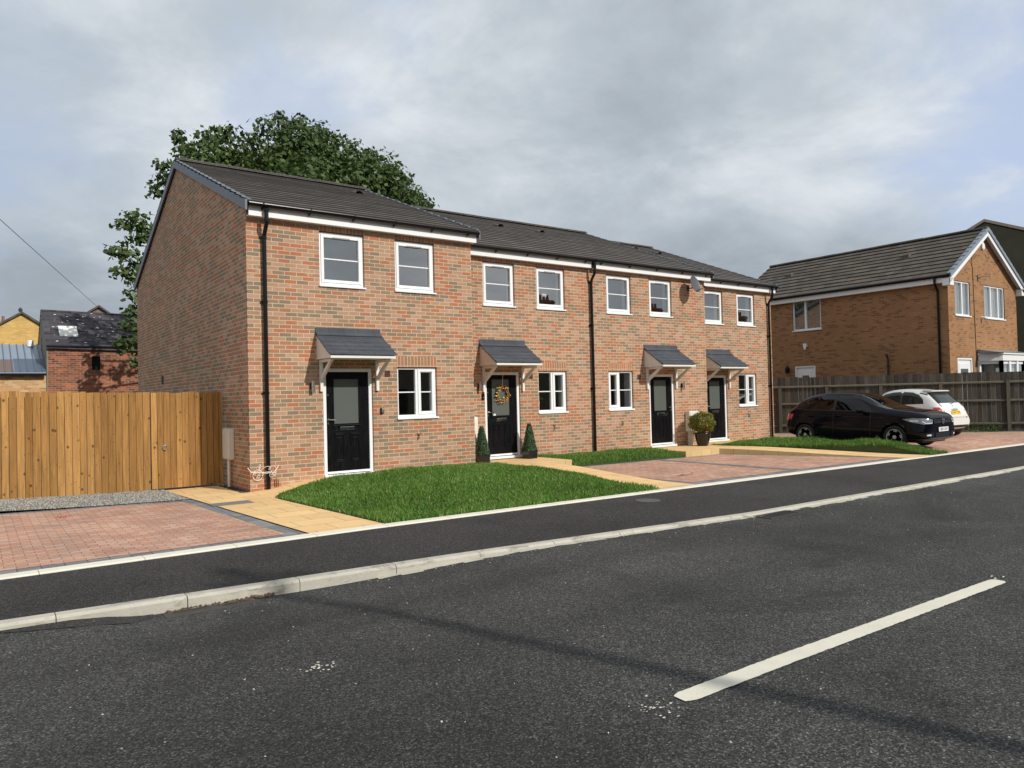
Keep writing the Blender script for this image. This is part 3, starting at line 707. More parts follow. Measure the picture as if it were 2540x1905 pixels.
def frame_bars(m, x0, x1, z0, z1, t, y0, y1):
    m.box(x0, x0+t, y0, y1, z0, z1); m.box(x1-t, x1, y0, y1, z0, z1)
    m.box(x0+t, x1-t, y0, y1, z0, z0+t); m.box(x0+t, x1-t, y0, y1, z1-t, z1)
def window(root, x, zh, w=0.91, h=1.05, kind='single', fy=0.045, mats=('upvc', 'glass')):
    z0 = zh-h; F = M[mats[0]]; G = M[mats[1]]
    m = MB()
    zs = z0+0.045
    frame_bars(m, x+.002, x+w-.002, zs, zh-.004, 0.042, fy, fy+.07)
    panes = []
    if kind == 'single':
        frame_bars(m, x+.046, x+w-.046, zs+.044, zh-.048, 0.058, fy-.014, fy+.05)
        panes.append((x+.104, x+w-.104, zs+.102, zh-.106))
    else:
        cm = x+w*(0.5 if kind != 'casement_left' else 0.46)
        m.box(cm-.028, cm+.028, fy, fy+.07, zs+.042, zh-.046)
        fx, cx = ((x+.044, cm-.028), (cm+.030, x+w-.044)) if kind == 'casement_right' else ((cm+.028, x+w-.044), (x+.044, cm-.030))
        frame_bars(m, cx[0], cx[1], zs+.044, zh-.048, 0.062, fy-.014, fy+.05)
        panes += [(fx[0], fx[1], zs+.042, zh-.046), (cx[0]+.062, cx[1]-.062, zs+.106, zh-.110)]
    wn = m.build('window', F, root, bevel=0.006)
    for a, b, c, d in panes:
        p = MB(); p.face([(a-.01, fy+.034, c-.01), (b+.01, fy+.034, c-.01), (b+.01, fy+.034, d+.01), (a-.01, fy+.034, d+.01)]); p.build('pane', G, wn)
        bx('glazing_bar', F, wn, a-.004, b+.004, fy+.018, fy+.030, (c+d)/2-.011, (c+d)/2+.011)
    if kind == 'single': bx('trickle_vent', M['steel_dull'], wn, x+w/2-.17, x+w/2+.17, fy-.026, fy-.014, zh-.108, zh-.088)
    else:
        a, b, c, d = panes[1]; bx('trickle_vent', M['steel_dull'], wn, a-.012, b+.012, fy-.024, fy-.014, zh-.103, zh-.088)
    s = MB(); s.prism([(-.035, z0), (-.035, z0+.030), (fy+.02, z0+.048), (fy+.02, z0)], x-.018, x+w+.018, 'x'); s.build('sill', F, wn, bevel=.003)
    # plaster reveal behind the frame
    r = MB(); y0, y1 = fy+.071, fy+.30
    for q in ([(x, y0, z0), (x, y0, zh), (x, y1, zh), (x, y1, z0)], [(x+w, y0, zh), (x+w, y0, z0), (x+w, y1, z0), (x+w, y1, zh)], [(x, y0, zh), (x+w, y0, zh), (x+w, y1, zh), (x, y1, zh)], [(x+w, y0, z0+.045), (x, y0, z0+.045), (x, y1, z0+.045), (x+w, y1, z0+.045)]): r.face(q)
    r.build('reveal', M['plaster'], wn)
    return wn
M['steel_dull'] = plain('grey_vent_plastic', (0.28,0.28,0.28), 0.5)
def lintel(root, x, zh, w=0.91, z_top=None, n=12):
    m = MB(); zt = z_top or zh+.215
    m.box(x-.0, x+w, -.004, .09, zh, zt); return m.build('lintel', M['soldier'], root)

def front_door(root, x, z0, zt, number, hand, w=1.005):
    fr = MB(); t = .068
    fr.box(x, x+t, .03, .11, z0, zt); fr.box(x+w-t, x+w, .03, .11, z0, zt); fr.box(x+t, x+w-t, .03, .11, zt-t, zt)
    fo = fr.build('door_frame', M['upvc'], root, bevel=.004)
    th = MB(); th.box(x+t, x+w-t, .028, .10, z0+.035, z0+.075); th.box(x-.01, x+w+.01, -.05, .09, z0-.03, z0+.022)
    th.build('threshold', M['upvc'], root, bevel=.003)
    dx0, dx1, dz0, dz1 = x+t+.004, x+w-t-.004, z0+.078, zt-t-.004
    gx0, gx1 = x+.22, x+.735; gz0, gz1 = z0+.975, z0+1.83
    m = MB(); y0 = .052
    for a, b, c, d in ((dx0, gx0, dz0, dz1), (gx1, dx1, dz0, dz1), (gx0, gx1, gz1, dz1), (gx0, gx1, dz0, gz0)): m.box(a, b, y0, .095, c, d)
    # glazing bead and the two lower panels
    frame_bars(m, gx0-.022, gx1+.022, gz0-.022, gz1+.022, .026, y0-.010, y0+.01)
    m.box(gx0-.03, gx1+.03, y0-.022, y0, gz0-.052, gz0-.024)
    for a, b in ((x+.235, x+.415), (x+.555, x+.735)):
        c, d = z0+.25, z0+.80
        frame_bars(m, a, b, c, d, .018, y0-.010, y0)
        m.prism([(a+.03, d-.055), (b-.03, d-.055), (b-.012, d-.028), (a+.012, d-.028)], y0-.016, y0, 'y')
        m.prism([(a+.012, c+.025), (b-.012, c+.025), (b-.025, c+.048), (a+.025, c+.048)], y0-.014, y0, 'y')
        m.box(a+.045, b-.045, y0-.006, y0, c+.075, d-.085)
    d_ = m.build('door', M['door'], root, bevel=.003)
    bx('door_glass', M['frosted'], d_, gx0, gx1, y0+.012, y0+.02, gz0, gz1)
    lx = x+.335 if hand == 'L' else x+.335
    lb = MB(); lb.box(lx, lx+.29, y0-.014, y0, z0+.845, z0+.915); lb.box(lx+.012, lx+.278, y0-.02, y0-.012, z0+.852, z0+.893); lb.box(lx+.004, lx+.286, y0-.03, y0-.012, z0+.893, z0+.911)
    lb.build('letterbox', M['chrome'], d_, bevel=.002)
    hx = dx0+.035 if hand == 'L' else dx1-.035; sg = 1 if hand == 'L' else -1
    h = MB(); h.box(hx-.018, hx+.018, y0-.010, y0, z0+.955, z0+1.18); h.tube([(hx, y0-.01, z0+1.06), (hx, y0-.055, z0+1.06), (hx+sg*.03, y0-.06, z0+1.06), (hx+sg*.13, y0-.055, z0+1.062)], .011, 8)
    h.lathe([(.0, 0), (.014, 0), (.014, .02), (0, .02)], n=10, M=Matrix.Translation((hx, y0, z0+.985)) @ Matrix.Rotation(PI/2, 4, 'X')); h.build('handle', M['chrome'], d_)
    sp = MB(); sp.lathe([(0, 0), (.011, 0), (.011, .008), (0, .01)], n=10, M=Matrix.Translation((hx, y0, z0+1.52)) @ Matrix.Rotation(PI/2, 4, 'X')); sp.build('door_stud', M['chrome'], d_)
    nx = x+.262 if hand == 'L' else x+.70
    text_mesh('number', number, .115, M['chrome'], d_, Matrix.Translation((nx, y0-.008, z0+.875)) @ FACE_FRONT, .003)
    return d_

def canopy(root, x0, x1, ztop, zbot, proj=.66):
    """porch roof: cheeks, tiled slope, lead apron, front board, two gallows brackets"""
    c = MB()
    c.prism([(0, zbot), (-proj, zbot), (-proj, zbot+.035), (0, ztop-.13)], x0, x0+.022, 'x'); c.prism([(0, zbot), (-proj, zbot), (-proj, zbot+.035), (0, ztop-.13)], x1-.022, x1, 'x')
    c.box(x0+.022, x1-.022, -proj+.001, -.001, zbot+.002, zbot+.016)
    c.box(x0-.004, x1+.004, -proj-.020, -proj-.001, zbot-.004, zbot+.044)
    cn = c.build('canopy', M['porch_white'], root)
    t = MB(); n = 5; za, zb = zbot+.052, ztop-.118; ya, yb = -proj-.045, -.004
    for i in range(n):
        y0 = ya+(yb-ya)*i/n; y1 = ya+(yb-ya)*(i+1)/n; z0 = za+(zb-za)*i/n; z1 = za+(zb-za)*(i+1)/n
        k = 6
        for q in range(k):
            j = random.uniform(-.003, .003); a = x0-.03+(x1-x0+.06)*q/k; b = x0-.03+(x1-x0+.06)*(q+1)/k-.002
            t.prism([(y0, z0+.004), (y0, z0+.022+j), (y1+.02, z1+.012), (y1+.02, z1-.006)], a, b, 'x')
    t.build('canopy_roof', M['porch_tile'], cn)
    ap = MB(); ap.prism([(-.11, zb-.045), (-.105, zb-.02), (-.02, zb+.03), (-.014, ztop), (-.002, ztop), (-.002, zb-.02)], x0-.02, x1+.015, 'x')
    for q in range(4): ap.lathe([(0,0),(.011,0),(.009,.006),(0,.007)], n=8, M=Matrix.Translation((x0+.1+q*(x1-x0-.2)/3, -.014, ztop-.05)) @ Matrix.Rotation(PI/2, 4, 'X'))
    ap.build('apron_flashing', M['porch_tile'], cn)
    for xb in (x0+.045, x1-.105):
        b = MB(); w = .058
        b.box(xb, xb+w, -.055, -.001, zbot-.60, zbot-.004); b.box(xb, xb+w, -proj+.10, -.056, zbot-.058, zbot-.004)
        pts = [(-.055, zbot-.40), (-.055, zbot-.32), (-.20, zbot-.20), (-.43, zbot-.058), (-.52, zbot-.058), (-.30, zbot-.235)]
        b.prism(pts, xb+.006, xb+w-.006, 'x')
        b.build('bracket', M['porch_white'], cn, bevel=.003)
    return cn

YE, TB = -0.20, 0.32                                       # eave line of the tiles, plan depth of one course
def tiled_slope(m, x0, x1, plane, ya, yb, step, seg=0.33, sgn=1):
    n = int(math.ceil(abs(yb-ya)/step-1e-6))
    for i in range(n):
        y0 = ya+sgn*step*i; y1 = ya+sgn*min(step*(i+1), abs(yb-ya))
        yo = y1+sgn*0.02 if i < n-1 else y1
        jr = random.uniform(-.002, .002); k = max(1, int((x1-x0)/1.1))
        for q in range(k):
            a = x0+(x1-x0)*q/k; b = x0+(x1-x0)*(q+1)/k; j1 = jr+random.uniform(-.0025, .0025)
            z0 = plane(y0)+.036+j1; z1 = plane(yo)+.006
            P = [(a, y0, z0), (b, y0, z0), (b, yo, z1), (a, yo, z1)]
            if sgn < 0: P = P[::-1]
            m.face(P)
            E_ = [(a, y0, z0-.036), (b, y0, z0-.036), (b, y0, z0), (a, y0, z0)]
            m.face(E_ if sgn > 0 else E_[::-1])

def terraced(name_label, x0, W, yf, ze, uppers, ground, door, hand, number, canopy_x, canopy_z, gable_left, roof_ext, zr, extras, casement='casement_right', D=10.8, wl=0.0):
    """one house of the terrace; wl moves the left party wall line"""
    R = empty('terraced_house', (x0, yf, 0), 0, name_label, 'house', 'new brick terraced houses in a row')
    L = lambda x: x-x0
    zeave = ze+.225; yr = 5.35; pl = lambda y: zeave+(min(y, 2*yr-y)-YE)*(zr-zeave)/(yr-YE)
    holes = []
    zg = uppers[1]-2.558
    for x in uppers[0]: holes.append((L(x), L(x)+.91, uppers[1]-1.05, uppers[1]))
    holes.append((L(ground), L(ground)+.91, zg-1.05, zg))
    holes.append((L(door[0])-.004, L(door[0])+1.009, door[1]-.03, door[2]+.004))
    m = MB(); wall_with_holes(m, 0, W, -.35, pl(0)-.02, holes)
    for xw, s in ((0, 1), (W, -1)):
        P = [(xw, 0, -.35), (xw, 0, pl(0)-.02), (xw, yr, pl(yr)-.02), (xw, D, pl(D)-.02), (xw, D, -.35)]
        m.face(P if s > 0 else P[::-1])
    m.face([(W, D, -.35), (0, D, -.35), (0, D, pl(D)-.02), (W, D, pl(D)-.02)])
    m.build('wall', M['brick'], R)
    # the rooms behind the glass
    r = MB(); e = .345
    for fz0, fz1 in ((.15, 2.45), (2.62, 4.92)):
        a, b, c, d = .1, W-.1, e, 4.6
        for q in ([(a,c,fz0),(b,c,fz0),(b,d,fz0),(a,d,fz0)], [(a,c,fz1),(a,d,fz1),(b,d,fz1),(b,c,fz1)], [(a,d,fz0),(b,d,fz0),(b,d,fz1),(a,d,fz1)], [(a,c,fz0),(a,d,fz0),(a,d,fz1),(a,c,fz1)], [(b,d,fz0),(b,c,fz0),(b,c,fz1),(b,d,fz1)]): r.face(q)
        wall_with_holes(r, a, b, fz0, fz1, [(h[0], h[1], max(h[2], fz0), min(h[3], fz1)) for h in holes if fz0 < (h[2]+h[3])/2 < fz1 and h[1]-h[0] < .95], y=c, depth=0)
    r.build('rooms', M['interior'], R)
    for x in uppers[0]: window(R, L(x), uppers[1]); lintel(R, L(x), uppers[1])
    window(R, L(ground), zg, kind=casement); lintel(R, L(ground), zg)
    front_door(R, L(door[0]), door[1], door[2], number, hand)
    canopy(R, L(canopy_x[0]), L(canopy_x[1]), *canopy_z)
    # roof
    xa, xb = roof_ext
    t = MB(); tiled_slope(t, xa, xb, pl, YE, yr, TB); tiled_slope(t, xa, xb, pl, 2*yr-YE, yr, TB, sgn=-1)
    t.face([(xa, YE, pl(YE)-.01), (xa, yr, pl(yr)-.01), (xb, yr, pl(yr)-.01), (xb, YE, pl(YE)-.01)])
    rf = t.build('roof', M['tile'], R)
    rd = MB()
    k = int((xb-xa)/.45)
    for i in range(k):
        a = xa+(xb-xa)*i/k; b = xa+(xb-xa)*(i+1)/k-.006; j = random.uniform(0, .006)
        prof = [(yr+.125*math.cos(q*PI/6), pl(yr)+.02+.075*math.sin(q*PI/6)+j) for q in range(7)]
        rd.prism(prof, a, b, 'x')
    rd.build('ridge_tile', M['tile'], rf)
    # interlocking dry-verge units
    def verge(xv, name='verge', out=-1):
        v = MB()
        for sg in (1, -1):
            n = int(math.ceil((yr-YE)/TB))
            for i in range(n):
                y0, y1 = YE+TB*i, min(YE+TB*(i+1), yr)
                yy = (y0, y1) if sg > 0 else (2*yr-y0, 2*yr-y1)
                z0, z1 = pl(y0), pl(y1)
                q = [(yy[0], z0-.15), (yy[1], z1-.15), (yy[1], z1+.035), (yy[0], z0+.055)]
                v.prism(q, xv, xv+out*.035, 'x')
                q2 = [(yy[0], z0+.036), (yy[1], z1+.010), (yy[1], z1+.036), (yy[0], z0+.056)]
                v.prism(q2, xv+out*.035, xv-out*.07, 'x')
        v.build(name, M['verge'], rf)
    if gable_left: verge(xa)
    if xb > W+.02: verge(xb, out=1)
    # fascia, soffit, gutter
    f = MB(); f.box(xa+.04, xb-.04, -.145, -.125, ze, zeave+.02); f.box(xa+.04, xb-.04, -.125, -.001, ze+.004, ze+.014)
    f.build('fascia', M['fascia'], R)
    bk = MB(); bk.box(xa+.04, xb-.04, D+.1, D+.12, ze, zeave); bk.build('rear_fascia', M['fascia'], R)
    g = MB(); ga, gb = xa+.02, xb-.02; zg_ = zeave-.028; yg = -.215
    prof = [(yg+.052*math.cos(PI+q*PI/8), zg_+.052*math.sin(PI+q*PI/8)) for q in range(9)]
    g.prism(prof+[(yg+.05, zg_+.012), (yg-.05, zg_+.012)], ga, gb, 'x')
    go = g.build('gutter', M['gutter'], R)
    n = max(4, int((gb-ga)/.78))
    for i in range(n):
        xx = ga+.25+(gb-ga-.5)*i/(n-1); b = MB()
        b.prism([(-.146, zg_+.02), (-.146, zg_-.090), (-.165, zg_-.085), (-.225, zg_-.060), (-.275, zg_-.02), (-.275, zg_+.01)], xx-.014, xx+.014, 'x'); b.build('gutter_bracket', M['gutter'], go)
    for fn in extras: fn(R, L, pl)
    return R

def downpipe(x, ztop, zbot=0.0, shoe=True):
    def f(R, L, pl):
        m = MB(); X = L(x); r = .036
        m.tube([(X, -.215, ztop), (X, -.215, ztop-.20), (X, -.205, ztop-.25), (X-.0, -.075, ztop-.42), (X, -.062, ztop-.50), (X, -.062, zbot)], r, 12)
        for z in (ztop-.04, ztop-.22, ztop-.50, 3.35, 1.72):
            m.lathe([(.036, 0), (.044, .004), (.044, .05), (.036, .054)], c=(X, -.215 if z > ztop-.3 else -.062, z), n=12)
        for z in (ztop-.48, 3.36, 1.73): m.box(X-.075, X+.04, -.03, -.002, z, z+.03)
        m.build('downpipe', M['gutter'], R, smooth=False)
    return f
def wall_lamp(x, z):
    def f(R, L, pl):
        m = MB(); m.lathe([(.0, 0), (.032, 0), (.032, .20), (0, .20)], c=(L(x), -.075, z-.10), n=16); o = m.build('wall_lamp', M['steel'], R)
        b = MB(); b.box(L(x)-.03, L(x)+.03, -.012, -.001, z-.06, z+.06); b.box(L(x)-.012, L(x)+.012, -.05, -.012, z-.012, z+.012); b.build('lamp_bracket', M['gutter'], o)
    return f
def air_vent(x, z):
    def f(R, L, pl):
        m = MB(); frame_bars(m, L(x)-.055, L(x)+.055, z-.06, z+.06, .012, -.014, -.001)
        for k in range(5): m.box(L(x)-.043, L(x)+.043, -.010, -.001, z-.046+k*.02, z-.046+k*.02+.013)
        m.build('air_vent', M['terracotta_vent'], R)
    return f
def overflow(x, z):
    def f(R, L, pl):
        m = MB(); m.tube([(L(x), -.001, z+.05), (L(x)+.01, -.03, z+.04), (L(x), -.038, z-.03), (L(x)-.012, -.02, z-.06)], .010, 8); m.tube([(L(x)+.01, -.03, z+.04), (L(x)+.035, -.05, z+.075)], .006, 6)
        m.tube([(L(x)-.03, -.012, z+.07), (L(x)+.02, -.02, z+.03)], .005, 6); m.build('outside_tap', M['rust'], R)
    return f
def roof_vent(x, y):
    def f(R, L, pl):
        m = MB(); Y = y; z = pl(Y)
        prof = [(.13*math.cos(q*PI/8), .055*math.sin(q*PI/8)) for q in range(9)]
        a = [(L(x)+u, Y-.14, pl(Y-.14)+.035+v*1.6) for u, v in prof]; b = [(L(x)+u*1.05, Y+.20, pl(Y+.2)+.02+v*.1) for u, v in prof]
        for i in range(8): m.face([a[i], a[i+1], b[i+1], b[i]])
        c = [(p[0]*.86+L(x)*.14, p[1]+.012, p[2]-.012) for p in a]
        for i in range(8): m.face([a[i], c[i], c[i+1], a[i+1]])
        m.build('roof_vent', M['tile'], R)
    return f
def meter_box_gable(R, L, pl):
    m = MB(); m.box(-.105, -.001, .95, 1.36, .535, 1.11); o = m.build('meter_box', M['cream_box'], R, bevel=.01)
    d = MB(); d.box(-.114, -.105, .975, 1.335, .56, 1.085); d.box(-.118, -.114, .985, 1.0, .78, .83); d.build('meter_door', M['cream_box'], o, bevel=.004)
    p = MB(); p.tube([(-.06, 1.12, .54), (-.06, 1.12, -.05)], .026, 10); p.build('conduit', M['cream_box'], o)
def key_safe(R, L, pl):
    x, z = L(2.565), 1.37; o = bx('key_safe', M['gutter'], R, x-.034, x+.034, -.042, -.001, z-.058, z+.055, bevel=.006)
    k = MB(); k.box(x-.024, x+.03, -.050, -.042, z-.045, z+.045); k.box(x-.012, x+.018, -.053, -.050, z+.01, z+.03); k.build('key_cover', M['steel'], o, bevel=.004)
def doorbell(R, L, pl):
    x, z = L(5.585), 1.60; o = bx('doorbell', M['gutter'], R, x-.032, x+.032, -.03, -.001, z-.075, z+.07, bevel=.006)
    m = MB(); m.lathe([(0,0),(.017,0),(.015,.008),(0,.009)], n=14, M=Matrix.Translation((x, -.03, z-.02)) @ Matrix.Rotation(PI/2, 4, 'X')); m.build('bell_button', M['steel'], o)
def meter_box_two(R, L, pl):
    m = MB(); m.prism([(-.20, .54), (-.20, 1.10), (-.185, 1.14), (-.001, 1.16), (-.001, .54)], L(4.86), L(5.305), 'x'); o = m.build('meter_box', M['cream_box'], R, bevel=.008)
    d = MB(); d.box(L(4.90), L(5.275), -.207, -.2, .57, 1.085); d.lathe([(0,0),(.012,0),(.012,.006),(0,.006)], n=8, M=Matrix.Translation((L(5.24), -.207, .82)) @ Matrix.Rotation(PI/2, 4, 'X')); d.build('meter_door', M['cream_box'], o, bevel=.003)
def meter_box_three(R, L, pl):
    m = MB(); m.box(L(12.53), L(12.98), -.16, -.001, .47, 1.05); o = m.build('meter_box', M['cream_box'], R, bevel=.01)
    d = MB(); d.box(L(12.56), L(12.95), -.168, -.16, .50, 1.02); d.build('meter_door', M['cream_box'], o, bevel=.003)
    p = MB(); p.box(L(12.62), L(12.74), -.11, -.001, .02, .47); p.build('conduit', M['cream_box'], o, bevel=.006)
def waste_pipe(R, L, pl):
    m = MB(); X = L(.44); m.tube([(X, -.05, -.02), (X, -.05, .22)], .010, 8); m.tube([(X+.035, -.05, -.02), (X+.035, -.05, .20)], .009, 8); m.build('earth_rod', M['rust'], R)
def gable_vent(R, L, pl):
    m = MB(); m.box(-.012, -.001, 7.2, 7.42, 2.12, 2.34); m.box(-.02, -.012, 7.23, 7.39, 2.15, 2.31); m.build('air_vent', M['terracotta_vent'], R)

H1 = terraced('end terraced house with the tall shaded side gable, black door numbered 2', 0.0, 4.735, 0.0, 4.885, ((1.345, 2.92), 4.786), 2.92, (1.372, .17, 2.20), 'L', '2', (1.255, 2.545), (2.965, 2.36), True, (-.03, 4.83), 7.32,
    [downpipe(.30, 5.0), wall_lamp(1.15, 1.86), air_vent(2.70, 2.10), overflow(3.36, .82), roof_vent(4.02, 4.11), meter_box_gable, key_safe, waste_pipe, gable_vent])
H2 = terraced('second brick terraced house, black door numbered 2A with a wreath and clipped cones', 4.735, 4.255, .932, 4.84, ((5.659, 7.228), 4.754), 7.228, (5.650, .17, 2.17), 'L', '2A', (5.53, 6.815), (2.925, 2.305), False, (.0, 4.255), 7.29,
    [downpipe(8.99, 4.96), wall_lamp(5.475, 1.83), air_vent(6.99, 2.07), overflow(7.68, .80), roof_vent(8.9, 3.89), doorbell, meter_box_two])
H3 = terraced('third brick terraced house, with the satellite dish and a round bush by its door', 8.99, 4.535, .932, 4.84, ((9.565, 11.18), 4.754), 9.565, (11.10, .12, 2.11), 'R', '2B', (10.93, 12.24), (2.92, 2.30), False, (.0, 4.70), 7.29,
    [wall_lamp(12.42, 1.79), air_vent(10.70, 2.04), overflow(10.02, .80), roof_vent(10.44, 3.84), meter_box_three], casement='casement_left')
H4 = terraced('far end brick terraced house, lowest eaves, nearest the parked cars', 13.535, 3.88, 1.385, 4.79, ((14.02, 15.625), 4.70), 15.625, (14.02, .09, 2.09), 'L', '2C', (13.92, 15.205), (2.885, 2.28), False, (.0, 4.0), 7.23,
    [downpipe(17.22, 4.90, -.1), air_vent(15.39, 2.01), overflow(16.08, .80), roof_vent(15.6, 4.4), roof_vent(16.3, 3.9)])
# thermal label on the wall, window card, things on sills
bx('window_card', M['paper'], H2, 2.80, 2.93, .15, .152, 4.06, 4.13)

# wreath, dish, cable bundle, planters
w = MB()
wr = empty('wreath', (6.165, .935, 1.65), 0, 'autumn leaf wreath hanging on the black door 2A', 'wreath')
for k in range(190):
    a = random.random()*2*PI; r = .155+random.gauss(0, .026); p = Vector((r*math.cos(a), random.uniform(-.01, .035), r*1.12*math.sin(a)))
    w.tint = random.random(); d1 = Vector((random.gauss(0,1), random.gauss(0,.5), random.gauss(0,1))).normalized(); d2 = d1.orthogonal(); s = random.uniform(.016, .034)
    w.face([p-d1*s, p+d2*s*.5, p+d1*s, p-d2*s*.5])
w.build('leaf_ring', M['wreath'], wr)
w = MB(); w.tube([(.18*math.cos(q*PI/12)*.88, .02, .18*math.sin(q*PI/12)) for q in range(25)], .018, 6); w.build('twig_ring', M['bark'], wr)
w = MB(); w.tube([(0, .02, .19), (0, .01, .33), (0, .0, .46)], .005, 5); w.build('ribbon', M['paper'], wr)
st = MB(); st.lathe([(0,0),(.036,0),(.036,.002),(0,.002)], n=20, M=Matrix.Translation((1.205, .050, 1.16)) @ Matrix.Rotation(PI/2, 4, 'X')); st.build('round_sticker', M['paper'], H2)

dish = empty('satellite_dish', (12.80, .925, 4.60), 0, 'dark grey satellite dish under the eaves of the third house', 'satellite dish')
nrm = Vector((.08, -.94, .30)).normalized(); Q = nrm.to_track_quat('Z', 'Y').to_matrix().to_4x4(); cpos = Vector((-.06, -.30, .06))
d = MB(); n = 28; prof = [(.001, 0)]+[(r, .42*r*r) for r in (.06, .12, .18, .225, .245)]
d.lathe(prof+[(.250, .030), (.247, .018)]+[(r, .42*r*r-.008) for r in (.225, .15, .06, .001)], n=n, M=Matrix.Translation(cpos) @ Q @ Matrix.Scale(.86, 4, (1,0,0))); d.build('dish_reflector', M['dish'], dish, smooth=True)
d = MB(); lnb = cpos+Q.to_3x3() @ Vector((0, -.22, .30)); d.tube([cpos+Q.to_3x3() @ Vector((0, -.20, .0)), lnb], .010, 8); d.build('dish_arm', M['trim'], dish)
d = MB(); d.tube([lnb, lnb-(lnb-cpos).normalized()*.09+Vector((0,0,.02))], .024, 10); d.build('receiver', M['trim'], dish)
d = MB(); d.box(-.05, .05, -.012, -.001, -.09, .09); d.tube([(0, -.01, 0), (0, -.14, -.02), tuple(cpos-nrm*.02)], .016, 8); d.build('wall_mount', M['trim'], dish)

c = MB(); pts = []
for k in range(90):
    t = k/89*2*PI
    pts.append((.22+.16*math.sin(t)+.05*math.sin(5*t+.4), -.115-.02*math.sin(3*t), .37+.07*math.sin(2*t+.3)+.055*math.cos(5*t)))
c.tube(pts, .0045, 5); c.tube([(-.05, -.03, .44), (0.0, -.06, .36), (.12, -.10, .345), (.3, -.11, .35), (.42, -.11, .33), (.40, -.12, .27), (.34, -.12, .30), (.45, -.11, .42), (.47, -.10, .46)], .007, 5)
c.tube([(.12+.085*math.cos(k*PI/10), -.035, .30+.095*math.sin(k*PI/10)) for k in range(21)], .006, 5)
tag(c.build('cable_coil', M['cable_white']), 'loose white cable coil hanging behind the first downpipe', 'cable')

def leaf_cloud(name, pts, nrms, size, mat, parent, tint=None, up=0.3, asp=.6):
    """pts n x 3; one bent four-point leaf at each"""
    n = len(pts); d1 = RNG.normal(size=(n, 3)); d1 /= np.linalg.norm(d1, axis=1)[:,None]
    nn = nrms*1.0+RNG.normal(size=(n, 3))*.75+np.array((0, 0, up)); nn /= np.linalg.norm(nn, axis=1)[:,None]
    d1 -= nn*(d1*nn).sum(1)[:,None]; d1 /= np.linalg.norm(d1, axis=1)[:,None]+1e-9; d2 = np.cross(nn, d1)
    s = (size*RNG.uniform(.65, 1.35, n))[:,None]
    V = np.empty((n, 4, 3)); V[:,0] = pts-d1*s; V[:,1] = pts+d2*s*asp-nn*s*.18; V[:,2] = pts+d1*s; V[:,3] = pts-d2*s*asp-nn*s*.18
    F = np.arange(n)[:,None]*4+np.arange(4)[None]
    t = RNG.beta(2, 2.4, n) if tint is None else tint
    return np_mesh(name, V.reshape(-1, 3), F, mat, parent, np.repeat(t, 4))
def cone_topiary(loc, label):
    R = empty('topiary_cone', loc, random.uniform(-.1, .1), label, 'topiary', 'clipped cones either side of door 2A')
    p = MB(); p.prism([(-.125, 0), (.125, 0), (.14, .205), (-.14, .205)], -.13, .13, 'y'); p.box(-.148, .148, -.138, .138, .165, .20); p.build('planter', M['black_pot'], R, bevel=.006)
    n = 2600; h = RNG.random(n)**1.25; a = RNG.random(n)*2*PI; rr = (.145*(1-h)**.85+.035)*RNG.uniform(.86, 1.03, n)
    P = np.stack([rr*np.cos(a), rr*np.sin(a), .20+h*.62], 1); N_ = np.stack([np.cos(a), np.sin(a), np.full(n, .35)], 1)
    leaf_cloud('foliage', P, N_, .0135, M['topiary'], R)
    c = MB(); c.lathe([(.14, .20), (.13, .30), (.07, .62), (.02, .80)], n=14); c.build('foliage_core', M['soil'], R)
cone_topiary((5.24, .50, .118), 'clipped green cone in a black planter left of door 2A')
cone_topiary((6.67, .62, .118), 'clipped green cone in a black planter right of door 2A')
R = empty('box_ball', (12.62, .40, ST), 0, 'yellow-green clipped box ball in a round black pot', 'potted bush')
p = MB(); p.lathe([(.13, 0), (.145, .01), (.205, .22), (.215, .33), (.222, .335), (.222, .37), (.20, .37), (.195, .34), (.0, .33)], n=28); p.build('pot', M['black_pot'], R, smooth=True)
n = 5200; d = RNG.normal(size=(n, 3)); d /= np.linalg.norm(d, axis=1)[:,None]
lump = 1+.10*np.sin(d[:,0]*6+1)*np.sin(d[:,1]*7)+.08*np.sin(d[:,2]*9+d[:,0]*4); rad = np.array((.37, .36, .29))*RNG.uniform(.74, 1.05, n)[:,None]*lump[:,None]
leaf_cloud('foliage', d*rad+np.array((0, 0, .655)), d, .020, M['box_leaf'], R, up=.15)
c = MB(); c.tube([(0, 0, .3), (.01, .01, .5), (0, 0, .7)], .03, 8); c.build('stem', M['bark'], R)

# ------------------------------------------------------------------ new fence and gate on the left
def boards(m, x0, x1, zbot, ztop, y, wlo=.102, whi=.122, th=.016, lap=.5):
    x = x0
    while x < x1-.01:
        w = min(random.uniform(wlo, whi), x1-x); m.tint = random.random(); j = random.uniform(-.004, .004); jz = random.uniform(-.012, .012)
        b = zbot(x+w/2) if callable(zbot) else zbot
        m.prism([(x+.005, y+j+.008), (x+w-.004, y+j-.007), (x+w-.004, y+j+th), (x+.005, y+j+th)], b, ztop(x+w/2)+jz if callable(ztop) else ztop+jz, 'z')
        x += w
fz = lambda x: max(0.0, -x-0.9)*0.026
fl = empty('wooden_fence', (-1.3, 1.55, 0), 0, 'new golden timber board fence left of the gate', 'fence')
m = MB(); boards(m, -8.2, -.012, lambda x: fz(x-1.3)-.03, lambda x: 1.80+fz(x-1.3), 0.0); m.build('board_panel', M['wood_new'], fl)
bx('gap_shade_backing', M['wood_old'], fl, -8.2, -.02, .0165, .0195, .0, 1.77)  # dark sheet added behind the boards so their gaps read as shade
m = MB()
for z in (.35, .95, 1.6): m.tint = random.random(); m.box(-8.2, -.02, .02, .07, z, z+.08)
m.build('rail', M['wood_new'], fl)
